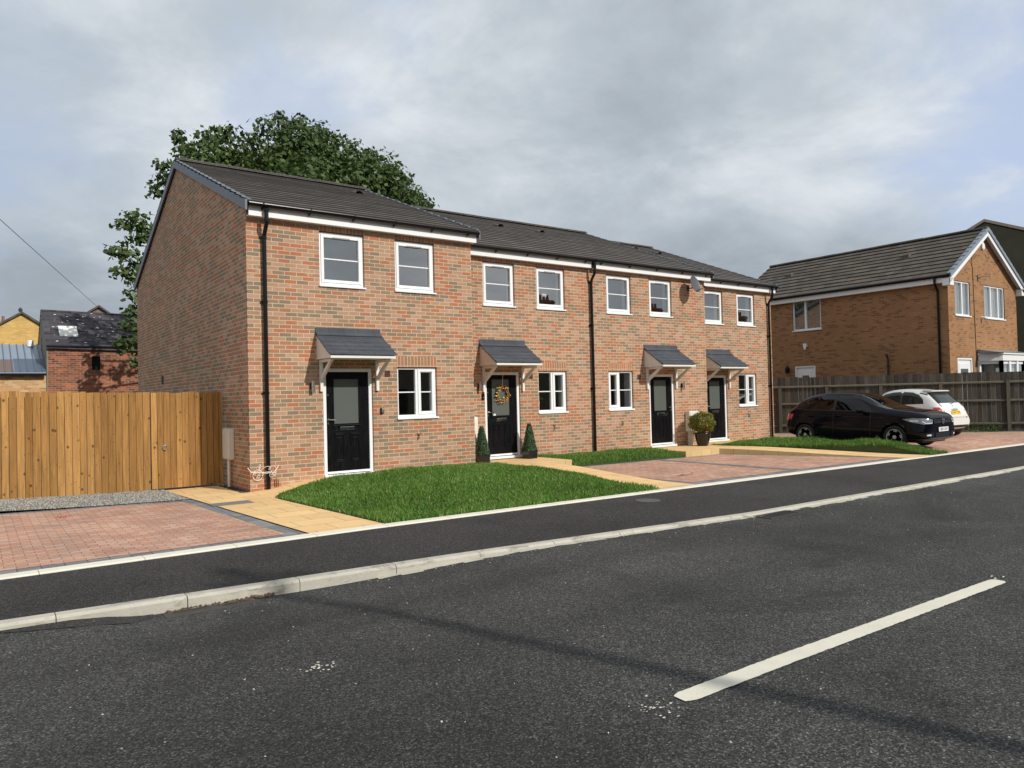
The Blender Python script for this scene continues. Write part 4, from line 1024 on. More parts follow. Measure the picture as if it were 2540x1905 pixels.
for x in (-8.1, -5.6, -3.1, -.06):
    m = MB(); m.tint = random.random(); m.box(x-.05, x+.05, .07, .17, -.4, 1.78); m.build('post', M['wood_new'], fl)
gt = empty('wooden_gate', (-.04, 1.54, 0), 0, 'new timber board gate with a round ring handle beside the house', 'gate')
m = MB(); boards(m, -1.268, -.01, .045, lambda x: 1.81+.006*math.sin(x*9), 0.0, .098, .118); m.build('board_panel', M['wood_new'], gt)
bx('gap_shade_backing', M['wood_old'], gt, -1.26, -.02, .0165, .0195, .06, 1.77)  # added dark sheet again, standing in for shade between the gate boards
m = MB()
for z in (.3, .95, 1.55): m.tint = random.random(); m.box(-1.25, -.02, .02, .065, z, z+.09)
m.build('rail', M['wood_new'], gt)
m = MB(); MM = Matrix.Translation((-1.045, -.006, .80)) @ Matrix.Rotation(PI/2, 4, 'X')
m.lathe([(0, 0), (.044, 0), (.044, .006), (.036, .010), (0, .010)], n=18, M=MM)
m.tube([(-1.045+.038*math.cos(q*PI/8), -.028, .795+.038*math.sin(q*PI/8)) for q in range(17)], .008, 6, cap=False); m.build('ring_handle', M['steel'], gt)

# ------------------------------------------------------------------ old fence on the right
F_LEN = 9.2
fr = empty('wooden_fence', (F0.x-FD.x*2.2, F0.y-FD.y*2.2, -.19), math.atan2(FD.y, FD.x), 'weathered grey timber fence behind the parked cars', 'fence')
m = MB(); boards(m, 0, 13.2, .22, lambda x: 2.235+.012*math.sin(x*3.1), .05, .125, .16, .018); m.build('board_panel', M['wood_old'], fr)
m = MB(); m.tint = .3; m.box(0, 13.2, .03, .062, -.1, .21); m.build('gravel_board', M['wood_old'], fr)
for z in (.40, 1.20, 1.83):
    m = MB(); m.tint = random.random(); m.prism([(.046, z), (-.02, z+.02), (-.02, z+.055), (.046, z+.095)], 0, 13.2, 'x'); m.build('rail', M['wood_grey'], fr)
FLp = math.hypot(F1.x-F0.x, F1.y-F0.y)
for t in (-2.1, 0.03, FLp*.22, FLp*.46, FLp*.716, FLp*.991, FLp*1.28, FLp*1.45):
    m = MB(); m.tint = random.random(); h = 1.88 if 0 <= t < FLp*.9 or t < 0 else 1.93; m.box(2.2+t-.055, 2.2+t+.055, -.055, .045, -.2, h); m.prism([(-.06, h), (.048, h), (.048, h+.02), (-.06, h+.005)], 2.2+t-.058, 2.2+t+.058, 'x'); m.build('post', M['wood_grey'], fr)
# rank weeds at the foot of the old fence
def weed(loc, label, n=260, r=.22, h=.22):
    P = RNG.normal(size=(n, 3))*np.array((r, r*.6, 0))+np.array((0, 0, 0)); P[:,2] = RNG.random(n)**1.6*h
    N_ = np.tile(np.array((0, 0, 1.0)), (n, 1)); o = leaf_cloud('weed_clump', P, N_, .028, M['leaf'], None); o.location = loc
    return tag(o, label, 'weeds', 'weeds along the foot of the old fence')
for t, s in ((.72, 1.0), (.80, 1.2), (.87, 1.3), (.93, .8), (1.1, 1.0)):
    p = F0+(F1-F0)*t+FN*.12; weed((p.x, p.y, -.01), 'low green weeds at the foot of the weathered fence', r=.25*s, h=.28*s)

# ------------------------------------------------------------------ tan brick house on the right (built with its ridge along local x, gable at x=0)
RX, RY = 28.02, -0.88
RH = empty('detached_house', (RX, RY, 0), PI/2, 'tan brick house with gable end to the street, beyond the old fence', 'house')
# local x = world +y, local y = world -x ; half width 3.07
HW, RL = 3.07, 9.4
zeR, zrR = 5.62, 7.68; ov = .30
plR = lambda v: zrR-(zrR-zeR)*(abs(v)/(HW+ov))
wx = lambda X: -(X-RX)                                     # world x -> local y
def side_wall(m, y, holes, flip):
    xs = sorted({0, RL, *[h[0] for h in holes], *[h[1] for h in holes]}); zs = sorted({-.3, plR(HW)-.03, *[h[2] for h in holes], *[h[3] for h in holes]})
    for i in range(len(xs)-1):
        for j in range(len(zs)-1):
            if any(h[0] < (xs[i]+xs[i+1])/2 < h[1] and h[2] < (zs[j]+zs[j+1])/2 < h[3] for h in holes): continue
            m.face([(xs[i], y, zs[j]), (xs[i+1], y, zs[j]), (xs[i+1], y, zs[j+1]), (xs[i], y, zs[j+1])])
m = MB(); side_wall(m, HW, [(4.15+.88, 5.47+.88, 4.15, 5.44), (4.47+.88, 5.46+.88, .3, 2.62)], False); side_wall(m, -HW, [], True)
gh = [(wx(26.76), wx(25.51), 4.23, 5.51), (wx(29.92), wx(28.01), 4.23, 5.51), (wx(26.85), wx(25.55), .35, 2.65)]
ys = sorted({-HW, HW, *[h[0] for h in gh], *[h[1] for h in gh]}); zs = sorted({-.3, plR(HW)-.03, *[h[2] for h in gh], *[h[3] for h in gh]})
for i in range(len(ys)-1):
    for j in range(len(zs)-1):
        if any(h[0] < (ys[i]+ys[i+1])/2 < h[1] and h[2] < (zs[j]+zs[j+1])/2 < h[3] for h in gh): continue
        m.face([(0, ys[i], zs[j]), (0, ys[i], zs[j+1]), (0, ys[i+1], zs[j+1]), (0, ys[i+1], zs[j])])
zt = plR(HW)-.03
m.face([(0, -HW, zt), (0, 0, plR(0)-.05), (0, HW, zt)]); m.face([(RL, HW, zt), (RL, 0, plR(0)-.05), (RL, -HW, zt)])
m.face([(RL, -HW, -.3), (RL, HW, -.3), (RL, HW, zt), (RL, -HW, zt)])
m.build('wall', M['brick_tan'], RH)
t = MB(); TS = .30
for sg in (1, -1):
    n = int((HW+ov)/TS)+1
    for i in range(n):
        a = (HW+ov)-TS*i; b = max(0, a-TS); bo = max(0, b-.02)
        z0 = plR(a)+.05; z1 = plR(bo)+.012
        k = 9
        for q in range(k):
            xa, xb = -.22+(RL+.3)*q/k, -.22+(RL+.3)*(q+1)/k; j = random.uniform(-.005, .005)
            P = [(xa, sg*a, z0+j), (xb, sg*a, z0+j), (xb, sg*bo, z1), (xa, sg*bo, z1)]; t.face(P[::-1] if sg > 0 else P)
            E2 = [(xa, sg*a, z0-.05), (xb, sg*a, z0-.05), (xb, sg*a, z0+j), (xa, sg*a, z0+j)]; t.face(E2[::-1] if sg > 0 else E2)
rr = t.build('roof', M['tile_brown'], RH)
t = MB()
for i in range(20):
    a = -.22+(RL+.3)*i/20; b = a+(RL+.3)/20-.008; j = random.uniform(0, .012)
    t.prism([(.13*math.cos(q*PI/6), zrR+.0+.09*math.sin(q*PI/6)+j) for q in range(7)], a, b, 'x')
t.build('ridge_tile', M['tile_brown'], rr)
t = MB()
for sg in (1, -1):
    for i in range(11):
        a = (HW+ov)*(1-i/11); b = (HW+ov)*(1-(i+1)/11)
        t.prism([(sg*a, plR(a)-.09), (sg*b, plR(b)-.09), (sg*b, plR(b)+.045), (sg*a, plR(a)+.075)], -.26, -.22, 'x')
        t.prism([(sg*a, plR(a)+.045), (sg*b, plR(b)+.02), (sg*b, plR(b)+.05), (sg*a, plR(a)+.08)], -.22, -.10, 'x')
t.build('verge', plain('blue_grey_verge', (0.20,0.235,0.28), .5, var=.12), rr)
t = MB()
for sg in (1, -1):
    t.prism([(sg*(HW+ov), plR(HW+ov)-.30), (0, zrR-.28), (0, zrR-.09), (sg*(HW+ov), plR(HW+ov)-.09)], -.218, -.195, 'x')
    t.prism([(sg*(HW+ov), plR(HW+ov)-.12), (0, zrR-.11), (0, zrR-.10), (sg*(HW+ov), plR(HW+ov)-.11)], -.195, -.002, 'x')
    t.box(-.218, .05, sg*(HW+.005) if sg > 0 else sg*(HW+ov), sg*(HW+ov) if sg > 0 else sg*(HW+.005), plR(HW+ov)-.36, plR(HW+ov)-.10)
t.build('bargeboard', M['fascia'], RH)
t = MB(); t.box(.05, RL, HW+ov-.10, HW+ov-.08, plR(HW+ov)-.24, plR(HW+ov)-.02); t.box(.05, RL, HW+.003, HW+ov-.10, plR(HW+ov)-.235, plR(HW+ov)-.222); t.build('fascia', M['fascia'], RH)
t = MB(); t.tube([(-.15, HW+ov-.02, plR(HW+ov)-.005), (RL, HW+ov-.02, plR(HW+ov)-.005)], .062, 10); go = t.build('gutter', M['gutter'], RH)
t = MB(); px_ = .33; t.tube([(px_, HW+ov-.02, plR(HW+ov)-.05), (px_, HW+ov-.03, plR(HW+ov)-.25), (px_, HW+.06, plR(HW+ov)-.5), (px_, HW+.05, plR(HW+ov)-.6), (px_, HW+.05, -.1)], .042, 10); t.build('downpipe', M['gutter'], RH)
for X in (2.1, 7.4):
    t = MB(); z = plR(1.35); t.prism([(1.2, plR(1.2)+.03), (1.5, plR(1.5)+.03), (1.5, plR(1.5)+.16), (1.42, plR(1.42)+.17)], X, X+.26, 'x'); t.build('roof_vent', M['tile_brown'], RH)
def flat_window(parent, u0, u1, z0, z1, splits, place, mats=(M['upvc'], M['glass']), blind=None, dep=.07):
    """place(u, d, z): u along the wall, d inward"""
    def bxx(m, a, b, d0, d1, c, e):
        P = [place(u, d, z) for u, d, z in ((a,d0,c),(b,d0,c),(b,d1,c),(a,d1,c),(a,d0,e),(b,d0,e),(b,d1,e),(a,d1,e))]
        i = [m.vert(p) for p in P]
        for q in ((0,3,2,1),(4,5,6,7),(0,1,5,4),(1,2,6,5),(2,3,7,6),(3,0,4,7)): m.f.append([i[k] for k in q]); m.m.append(0)
    m = MB(); f = .05
    bxx(m, u0, u0+f, .03, dep+.03, z0, z1); bxx(m, u1-f, u1, .03, dep+.03, z0, z1); bxx(m, u0+f, u1-f, .03, dep+.03, z0, z0+f); bxx(m, u0+f, u1-f, .03, dep+.03, z1-f, z1)
    edges = [u0]+[u0+(u1-u0)*s for s in splits]+[u1]
    for e in edges[1:-1]: bxx(m, e-.04, e+.04, .02, dep+.03, z0+f, z1-f)
    w = m.build('window', mats[0], parent)
    m = MB(); bxx(m, u0-.03, u1+.03, -.04, .05, z0-.045, z0); m.build('sill', mats[0], w)
    for a, b in zip(edges[:-1], edges[1:]):
        p = MB(); p.face([place(a+.03, .07, z0+.03), place(b-.03, .07, z0+.03), place(b-.03, .07, z1-.03), place(a+.03, .07, z1-.03)]); p.build('pane', mats[1], w)
    p = MB()
    if blind:
        n = int((u1-u0)/.10)
        for k in range(n):
            a = u0+.04+(u1-u0-.08)*k/n; bxx(p, a, a+.07, .16, .165, z0+.03, z1-.03)
        p.build('blind', blind, w)
    p = MB(); p.face([place(u0, .45, z0), place(u1, .45, z0), place(u1, .45, z1), place(u0, .45, z1)]); bxx(p, u0-.01, u0, .1, .45, z0, z1); bxx(p, u1, u1+.01, .1, .45, z0, z1); p.build('reveal', M['interior'], w)
    return w
M['blind'] = plain('grey_blind', (0.42,0.43,0.42), 0.8); M['blind_dark'] = plain('dark_blind', (0.16,0.17,0.165), 0.8)
gp = lambda u, d, z: (d, u, z)                             # gable wall
sp = lambda u, d, z: (u, HW-d, z)                          # side wall
flat_window(RH, wx(26.76), wx(25.51), 4.23, 5.51, (.5,), gp, blind=M['blind'])
flat_window(RH, wx(29.92), wx(28.01), 4.23, 5.51, (.30, .66), gp, blind=M['blind'])
flat_window(RH, 5.03, 6.35, 4.15, 5.44, (.55,), sp, blind=M['blind_dark'])
def panel_door(parent, u0, u1, z0, z1, place):
    m = MB(); m2 = MB()
    def b(m, a, c, d0, d1, e, f):
        P = [place(u, d, z) for u, d, z in ((a,d0,e),(c,d0,e),(c,d1,e),(a,d1,e),(a,d0,f),(c,d0,f),(c,d1,f),(a,d1,f))]; i = [m.vert(p) for p in P]
        for q in ((0,3,2,1),(4,5,6,7),(0,1,5,4),(1,2,6,5),(2,3,7,6),(3,0,4,7)): m.f.append([i[k] for k in q]); m.m.append(0)
    b(m, u0, u0+.08, .02, .12, z0, z1); b(m, u1-.08, u1, .02, .12, z0, z1); b(m, u0+.08, u1-.08, .02, .12, z1-.08, z1); b(m, u0+.09, u1-.09, .06, .12, z0, z1-.085)
    b(m, u0+.22, u1-.22, .045, .06, z1-.75, z1-.22); d = m.build('door', M['upvc'], parent)
    b(m2, u0+.34, u1-.34, .038, .046, z1-.66, z1-.42); m2.build('door_glass', M['frosted'], d); return d
panel_door(RH, 5.35, 6.34, .3, 2.62, sp)
panel_door(RH, wx(26.85), wx(25.55), .35, 2.65, gp)
# bay window
b = MB(); y0, y1 = wx(30.30), wx(27.35)
bay = [(-.02, y0), (-.62, y0+.42), (-.62, y1-.42), (-.02, y1)]
b.prism(bay, .2, 1.35, 'z'); bo = b.build('bay_window', M['upvc'], RH)
b = MB(); b.prism([(x*1.12, (y-(y0+y1)/2)*1.06+(y0+y1)/2) for x, y in bay], 2.52, 2.76, 'z'); b.prism([(x*1.2, (y-(y0+y1)/2)*1.09+(y0+y1)/2) for x, y in bay], 2.76, 2.82, 'z'); b.build('bay_fascia', M['fascia'], bo)
b = MB(); b.prism([(-.75, 2.82), (-.0, 3.0), (0, 2.82)], y0-.12, y1+.12, 'y', M=None) if False else b.face([(-.76, y0-.12, 2.823), (-.76, y1+.12, 2.823), (-.02, y1+.12, 2.98), (-.02, y0-.12, 2.98)]); b.face([(-.76, y0-.12, 2.823), (-.02, y0-.12, 2.98), (-.02, y0-.12, 2.823)]); b.face([(-.76, y1+.12, 2.823), (-.02, y1+.12, 2.823), (-.02, y1+.12, 2.98)]); b.build('bay_roof', M['metal_blue'], bo)
fb = MB(); gb_ = MB(); segs = [(bay[0], bay[1], 1), (bay[1], bay[2], 3), (bay[2], bay[3], 1)]
for (ax, ay), (cx, cy), k in segs:
    for i in range(k+1):
        X, Y = ax+(cx-ax)*i/k, ay+(cy-ay)*i/k; fb.box(X-.04, X+.06, Y-.085, Y+.085, 1.35, 2.52)
    if k == 1: fb.face([(ax-.004, ay, 1.35), (cx-.004, cy, 1.35), (cx-.004, cy, 1.95), (ax-.004, ay, 1.95)])
    for i in range(k):
        p, q = (ax+(cx-ax)*i/k, ay+(cy-ay)*i/k), (ax+(cx-ax)*(i+1)/k, ay+(cy-ay)*(i+1)/k)
        fb.face([(p[0]-.005, p[1], 1.35), (q[0]-.005, q[1], 1.35), (q[0]-.005, q[1], 1.45), (p[0]-.005, p[1], 1.45)]); fb.face([(p[0]-.005, p[1], 2.40), (q[0]-.005, q[1], 2.40), (q[0]-.005, q[1], 2.52), (p[0]-.005, p[1], 2.52)])
        gb_.face([(p[0]+.01, p[1], 1.4), (q[0]+.01, q[1], 1.4), (q[0]+.01, q[1], 2.5), (p[0]+.01, p[1], 2.5)])
bx('blind', M['blind'], bo, -.40, -.38, y0+.3, y1-.3, 1.35, 2.5); bx('blind', M['blind'], bo, -.40, -.02, y1-.36, y1-.34, 1.35, 2.5); bx('blind', M['blind'], bo, -.40, -.02, y0+.34, y0+.36, 1.35, 2.5); fb.build('bay_frame', M['upvc'], bo); gb_.build('pane', M['glass'], bo)  # these blinds are pale sheets added to lighten the otherwise black bay
m = MB(); m.lathe([(0,0),(.13,0),(.13,.05),(.10,.07),(0,.07)], n=6, M=Matrix.Translation((0, wx(28.0), 7.02)) @ Matrix.Rotation(-PI/2, 4, 'Y') @ Matrix.Scale(1.25, 4, (1,0,0))); m.build('alarm_box', M['upvc'], RH)
m = MB(); m.lathe([(0,0),(.05,0),(.05,.03),(0,.03)], n=10, M=Matrix.Translation((0, wx(27.72), 4.22)) @ Matrix.Rotation(-PI/2, 4, 'Y')); m.tube([(-.03, wx(27.72), 4.22), (-.12, wx(27.72), 4.20), (-.19, wx(27.78), 4.16)], .045, 8); m.build('flood_light', M['upvc'], RH)
m = MB(); ywire = wx(27.1)
m.tube([(-.012, wx(27.05), 6.5), (-.012, wx(26.95), 6.3), (-.012, wx(27.05), 6.1), (-.012, wx(27.1), 4.0), (-.012, wx(27.15), 2.0)], .011, 5); m.build('wall_cable', M['cable'], RH)
m = MB(); m.box(-.02, -.001, wx(27.52), wx(27.45), 5.62, 5.86); m.tube([(-.02, wx(27.48), 5.74), (-.18, wx(27.55), 5.78), (-.30, wx(27.85), 5.78)], .012, 6); m.tube([(-.30, wx(27.85), 5.66), (-.30, wx(27.85), 5.92)], .008, 5); m.build('aerial_bracket', M['iron'], RH)
m = MB(); m.lathe([(.02,0),(.09,.04),(.10,.24),(.05,.32),(.0,.36)], c=(6.62, HW+.12, 2.3), n=8); m.box(6.60, 6.64, HW+.001, HW+.1, 2.5, 2.54); m.build('wall_lamp', M['gutter'], RH)
m = MB(); m.box(5.70, 5.84, HW+.001, HW+.10, 3.42, 3.56); m.tube([(5.76, HW+.07, 3.43), (5.76, HW+.1, 3.30)], .05, 8); m.build('sensor_light', M['upvc'], RH)
m = MB(); m.tube([(2.26, HW+.04, .2), (2.26, HW+.04, 2.72), (2.26, HW+.10, 2.86), (2.26, HW+.18, 2.88)], .035, 8); m.box(2.20, 2.32, HW+.001, HW+.06, 2.4, 2.46); m.build('waste_pipe', plain('brown_pipe', (0.05,0.03,0.022), .6), RH)

# rough rendered house further up the street
oh = empty('old_house', (36, 0, 0), 0, 'tall dark rough rendered house at the right edge behind the tan brick house', 'house')
m = MB(); m.prism([(-2.9, -.3), (-2.9, 7.25), (2.07, 9.50), (7.0, 7.25), (7.0, -.3)], 0, 18, 'x'); m.build('wall', M['stone'], oh)
m = MB(); m.prism([(-3.2, 7.13), (2.07, 9.52), (7.3, 7.13), (7.3, 7.28), (2.07, 9.67), (-3.2, 7.28)], .28, 18.1, 'x'); m.build('roof', M['tile_brown'], oh)
m = MB(); m.prism([(-3.2, 7.20), (2.07, 9.56), (2.07, 9.70), (-3.2, 7.34)], -.06, .28, 'x'); m.prism([(2.07, 9.56), (7.2, 7.2), (7.2, 7.34), (2.07, 9.70)], -.06, .28, 'x'); m.build('coping', M['stone_light'], oh)
m = MB(); m.tube([(1.0, -.2, 8.7), (1.0, -.2, 9.5)], .03, 5); m.tube([(.4, -.9, 9.38), (1.2, .5, 9.42)], .02, 5)
for k in range(4): m.tube([(.3+k*.2, -.7+k*.35, 9.4), (.9+k*.2, -.9+k*.35, 9.4)], .012, 4)
m.build('aerial', M['steel_dull'], oh)

# ------------------------------------------------------------------ outbuildings behind the left fence
ob = empty('brick_outbuilding', (-1.75, 18, 0), 0, 'old red brick outbuilding with a slate roof and white rooflight', 'outbuilding')
W_, D_, ze_, zr_ = 9.0, 4.6, 3.80, 5.36; plo = lambda y: ze_+(zr_-ze_)*(1-abs(y-D_/2)/(D_/2))
m = MB()
wall_with_holes(m, 0, W_, -.3, ze_, [(1.38, 1.66, 2.95, 3.46)], depth=.2)
m.face([(W_, 0, -.3), (W_, D_, -.3), (W_, D_, ze_), (W_, D_/2, zr_-.03), (W_, 0, ze_)]); m.face([(0, D_, -.3), (0, D_, ze_), (W_, D_, ze_), (W_, D_, -.3)])
m.build('wall', M['brick_old'], ob)
m = MB(); m.prism([(0, -.3), (0, ze_), (D_/2, zr_-.03), (D_, ze_), (D_, -.3)], -.04, -.002, 'x'); m.build('gable_render', M['render_grey'], ob)
bx('slit_window', M['gutter'], ob, 1.38, 1.66, .1, .12, 2.95, 3.46)
bx('gable_opening', M['gutter'], ob, -.055, -.041, 2.3, 2.75, 3.2, 4.3)
m = MB(); n = 11
for sg in (0, 1):
    for i in range(n):
        ya = -.12+(D_/2+.12)*i/n; yb = -.12+(D_/2+.12)*(i+1)/n+.015; k = 24
        for q in range(k):
            xa, xb = -.06+(W_+.1)*q/k, -.06+(W_+.1)*(q+1)/k; j = random.uniform(-.006, .008); sag = .05*math.sin(PI*min(1, max(0, (xa+xb)/2/W_)))*-1
            y_ = (ya, yb) if sg == 0 else (D_-ya, D_-yb)
            P = [(xa, y_[0], plo(ya)+.03+j+sag), (xb, y_[0], plo(ya)+.03+j+sag), (xb, y_[1], plo(yb)+.012+sag), (xa, y_[1], plo(yb)+.012+sag)]; m.face(P if sg == 0 else P[::-1])
            if sg == 0: m.face([(xa, ya, plo(ya)+sag), (xb, ya, plo(ya)+sag), (xb, ya, plo(ya)+.03+j+sag), (xa, ya, plo(ya)+.03+j+sag)])
rf = m.build('roof', M['slate'], ob)
m = MB()
for i in range(18): a = -.06+(W_+.1)*i/18; m.prism([(D_/2+.12*math.cos(q*PI/5), zr_-.05+.07*math.sin(q*PI/5)-.05*math.sin(PI*i/18)) for q in range(6)], a, a+(W_+.1)/18-.006, 'x')
m.build('ridge_tile', M['slate'], rf)
def onroof(x0, x1, y0, y1, lift): return [(x0, y0, plo(y0)+lift), (x1, y0, plo(y0)+lift), (x1, y1, plo(y1)+lift), (x0, y1, plo(y1)+lift)]
m = MB(); q = onroof(.42, 1.02, .62, 1.20, .055); q2 = [(x, y, z-.05) for x, y, z in q]; m.face(q)
for i in range(4): m.face([q2[i], q2[(i+1) % 4], q[(i+1) % 4], q[i]])
m.build('rooflight', M['white_sheet'], rf)
m = MB()
for k in range(46):
    x, y = random.uniform(.1, 2.6), random.uniform(.15, 2.2); s = random.uniform(.01, .06); m.face([(x, y, plo(y)+.048), (x+s*1.6, y+.004, plo(y)+.050), (x+s*1.4, y+s*.7, plo(y+s*.7)+.050), (x+.01, y+s*.5, plo(y+s*.5)+.049)])
m.build('slate_repair', M['white_sheet'], rf)
m = MB(); m.prism([(-.02, ze_-.03), (-.13, ze_-.03), (-.13, ze_+.03), (-.02, ze_+.03)], -.05, W_, 'x'); m.build('eaves_board', M['gutter'], ob)

lt = empty('workshop', (-1.80, 18.05, 0), 0, 'low buff brick workshop with a blue-grey ribbed metal roof', 'workshop')
m = MB(); m.box(-7.5, 0, 0, 2.6, -.3, 2.80); m.build('wall', M['brick_buff'], lt)
plw = lambda y: 2.88+(y+.15)*.42
m = MB(); m.face([(-7.6, -.15, plw(-.15)), (-.02, -.15, plw(-.15)), (-.02, 2.6, plw(2.6)), (-7.6, 2.6, plw(2.6))]); m.face([(-7.6, -.15, 2.78), (-.02, -.15, 2.78), (-.02, -.15, plw(-.15)), (-7.6, -.15, plw(-.15))]); rf = m.build('roof', M['metal_blue'], lt)
m = MB()
for k in range(34):
    x = -.12-k*.222; m.prism([(-.17, plw(-.17)), (2.6, plw(2.6)), (2.6, plw(2.6)+.035), (-.17, plw(-.17)+.035)], x-.014, x+.014, 'x')
m.build('roof_seam', M['metal_dark'], rf)
m = MB(); m.face([(-7.0, -.16, plw(-.16)+.006), (-.97, -.16, plw(-.16)+.006), (-.97, 1.02, plw(1.02)+.006), (-7.0, 1.02, plw(1.02)+.006)]); m.build('brown_sheet', M['metal_brown'], rf)
m = MB(); m.face([(-.95, -.16, plw(-.16)+.006), (-.03, -.16, plw(-.16)+.006), (-.03, 1.1, plw(1.1)+.006), (-.95, 1.1, plw(1.1)+.006)]); m.build('dark_sheet', M['metal_dark'], rf)
m = MB(); m.box(-7.6, -.02, -.22, -.14, 2.74, 2.82); m.build('gutter', M['gutter'], lt)
m = MB(); m.lathe([(.0,0),(.11,0),(.11,.22),(.07,.24),(0,.24)], c=(-.35, 2.4, plw(2.4)), n=12); m.build('flue', M['upvc'], lt)

yh = empty('yellow_house', (-1.9, 38, 0), 0, 'yellow brick gable far behind the workshop roof', 'house')
m = MB(); m.prism([(-4.3, -.3), (-4.3, 4.0), (.28, 7.05), (4.3, 4.3), (4.3, -.3)], 0, 9, 'y'); m.build('wall', M['brick_yellow'], yh)
m = MB(); m.prism([(-4.5, 3.9), (.28, 7.08), (4.5, 4.2), (4.5, 4.35), (.28, 7.22), (-4.5, 4.05)], -.15, 9.1, 'y'); m.build('roof', M['tile_brown'], yh)
m = MB(); m.lathe([(.0,0),(.09,0),(.11,.12),(.05,.22),(0,.25)], c=(.22, -.05, 7.2), n=8); m.build('finial', M['iron'], yh)
fh = empty('far_house', (3.15, 45, 0), 0, 'distant brown gable peak showing above the slate roof ridge', 'house')
m = MB(); m.prism([(-4, -.3), (-4, 5.6), (0, 8.45), (4, 5.6), (4, -.3)], 0, 8, 'y'); m.build('wall', plain('brown_far_brick', (0.20,0.155,0.115), .9, var=.2), fh)
m = MB(); m.prism([(-4.2, 5.5), (0, 8.5), (4.2, 5.5), (4.2, 5.65), (0, 8.65), (-4.2, 5.65)], -.2, 8.1, 'y'); m.build('roof', M['tile_brown'], fh)
fr2 = empty('far_terrace', (-8.0, 55, 0), 0, 'grey roofed row with small chimney pots at the far left edge', 'house')
m = MB(); m.box(-8, 6.5, 0, 8, -.3, 6.2); m.build('wall', plain('far_wall', (0.25,0.21,0.16), .9, var=.2), fr2)
m = MB(); m.prism([(-.3, 6.1), (4, 8.6), (8.3, 6.1)], -8.1, 6.6, 'x'); rf = m.build('roof', M['tile'], fr2)
for x in (5.4, 6.15):
    m = MB(); m.box(x-.22, x+.22, 3.6, 4.3, 8.2, 8.75); m.lathe([(.0,0),(.11,0),(.09,.3),(.12,.33),(0,.34)], c=(x-.08, 3.9, 8.75), n=8); m.build('chimney', M['brick_old'], rf)

# terrace across the road (its roofs and chimney stacks are mirrored in the panes)
op = empty('terraced_house', (-12, -33, -.1), 0, 'brick terrace across the road mirrored in the window panes', 'house')
m = MB(); m.box(0, 92, 0, 8, -.3, 5.1); m.build('wall', M['stone'], op)
m = MB(); m.prism([(-.3, 5.0), (4, 7.6), (8.3, 5.0)], -.2, 92.2, 'x'); rf = m.build('roof', M['slate'], op)
for x in (1, 11.5, 22, 32.5, 43, 55, 68, 80):
    m = MB(); m.box(x, x+1.1, 3.4, 4.6, 6.9, 9.0); m.box(x-.06, x+1.16, 3.34, 4.66, 8.75, 8.9)
    for k in range(3): m.lathe([(.12, 0), (.10, .45), (.0, .46)], c=(x+.2+k*.35, 4.0, 9.0), n=8)
    m.build('chimney', M['brick_old'], rf)
for k in range(22):
    for z in (.9, 3.4): bx('window', M['gutter'], op, 1.4+k*3.7, 2.6+k*3.7, 8.0, 8.02, z, z+1.4)

# ------------------------------------------------------------------ sycamore behind the terrace
def tree(base, clumps, label, trunk_h, trunk_r, leaf, dens):
    R = empty('broadleaf_tree', base, 0, label, 'tree')
    m = MB(); top = Vector((0, 0, trunk_h))
    m.tube([(0, 0, -.3), (.04, 0, trunk_h*.5), top], [trunk_r*1.25, trunk_r, trunk_r*.8], 10); m.build('trunk', M['bark'], R)
    m = MB(); forks = [top, Vector((.5, .3, trunk_h+1.6)), Vector((-.9, .2, trunk_h+1.2)), Vector((.2, -.4, trunk_h+3.0)), Vector((1.8, 0, trunk_h+2.2)), Vector((-.3, .1, trunk_h+4.6))]
    for f in forks[1:]: m.tube([top-Vector((0,0,.3)), (top+f)/2+Vector((0,0,.15)), f], [trunk_r*.6, trunk_r*.45, trunk_r*.36], 8)
    P = []; N_ = []; T = []
    for c, r in clumps:
        c = Vector(c)-Vector(base); f = min(forks, key=lambda q: (q-c).length if q.z < c.z+1.5 else 99)
        mid = f.lerp(c, .55)+Vector((0, 0, -.12*(c-f).length+.2)); m.tube([f, mid, c], [trunk_r*.26, trunk_r*.15, .025], 6)
        n = max(30, int(dens*r*r)); d = RNG.normal(size=(n, 3)); d /= np.linalg.norm(d, axis=1)[:,None]
        rad = r*(RNG.random(n)**.45)[:,None]*np.array((1.0, 1.0, .82))
        lump = 1+.22*np.sin(d[:,0]*5+c.x*3)*np.sin(d[:,1]*5+c.y)+.18*np.sin(d[:,2]*7+c.z*2)
        p = d*rad*lump[:,None]+np.array(c); P.append(p); N_.append(d*np.array((1,1,.6))); T.append(np.clip(RNG.beta(2, 2.6, n)*.8+random.uniform(-.05, .18), 0, 1))
    m.build('limbs', M['bark'], R)
    P = np.concatenate(P); N_ = np.concatenate(N_); T = np.concatenate(T)
    leaf_cloud('crown', P, N_, leaf, M['leaf'], R, tint=T, up=.55, asp=.62)
    return R
TB_ = (6.6, 16.2, -.2)
cl = []
rs = random.Random(11)
for k in range(210):                                       # the dome: clumps through its volume, denser near the skin
    while True:
        d = Vector((rs.gauss(0,1), rs.gauss(0,1), rs.gauss(0,1))).normalized()
        if d.z < -.55: continue
        q = rs.uniform(.5, .93); c = Vector((7.3+5.7*d.x*q, 16.2+4.4*d.y*q, 8.3+4.05*d.z*q))
        if c.x > 2.9 or c.z > 10.2: break
    cl.append((tuple(c), rs.uniform(.75, 1.25)))
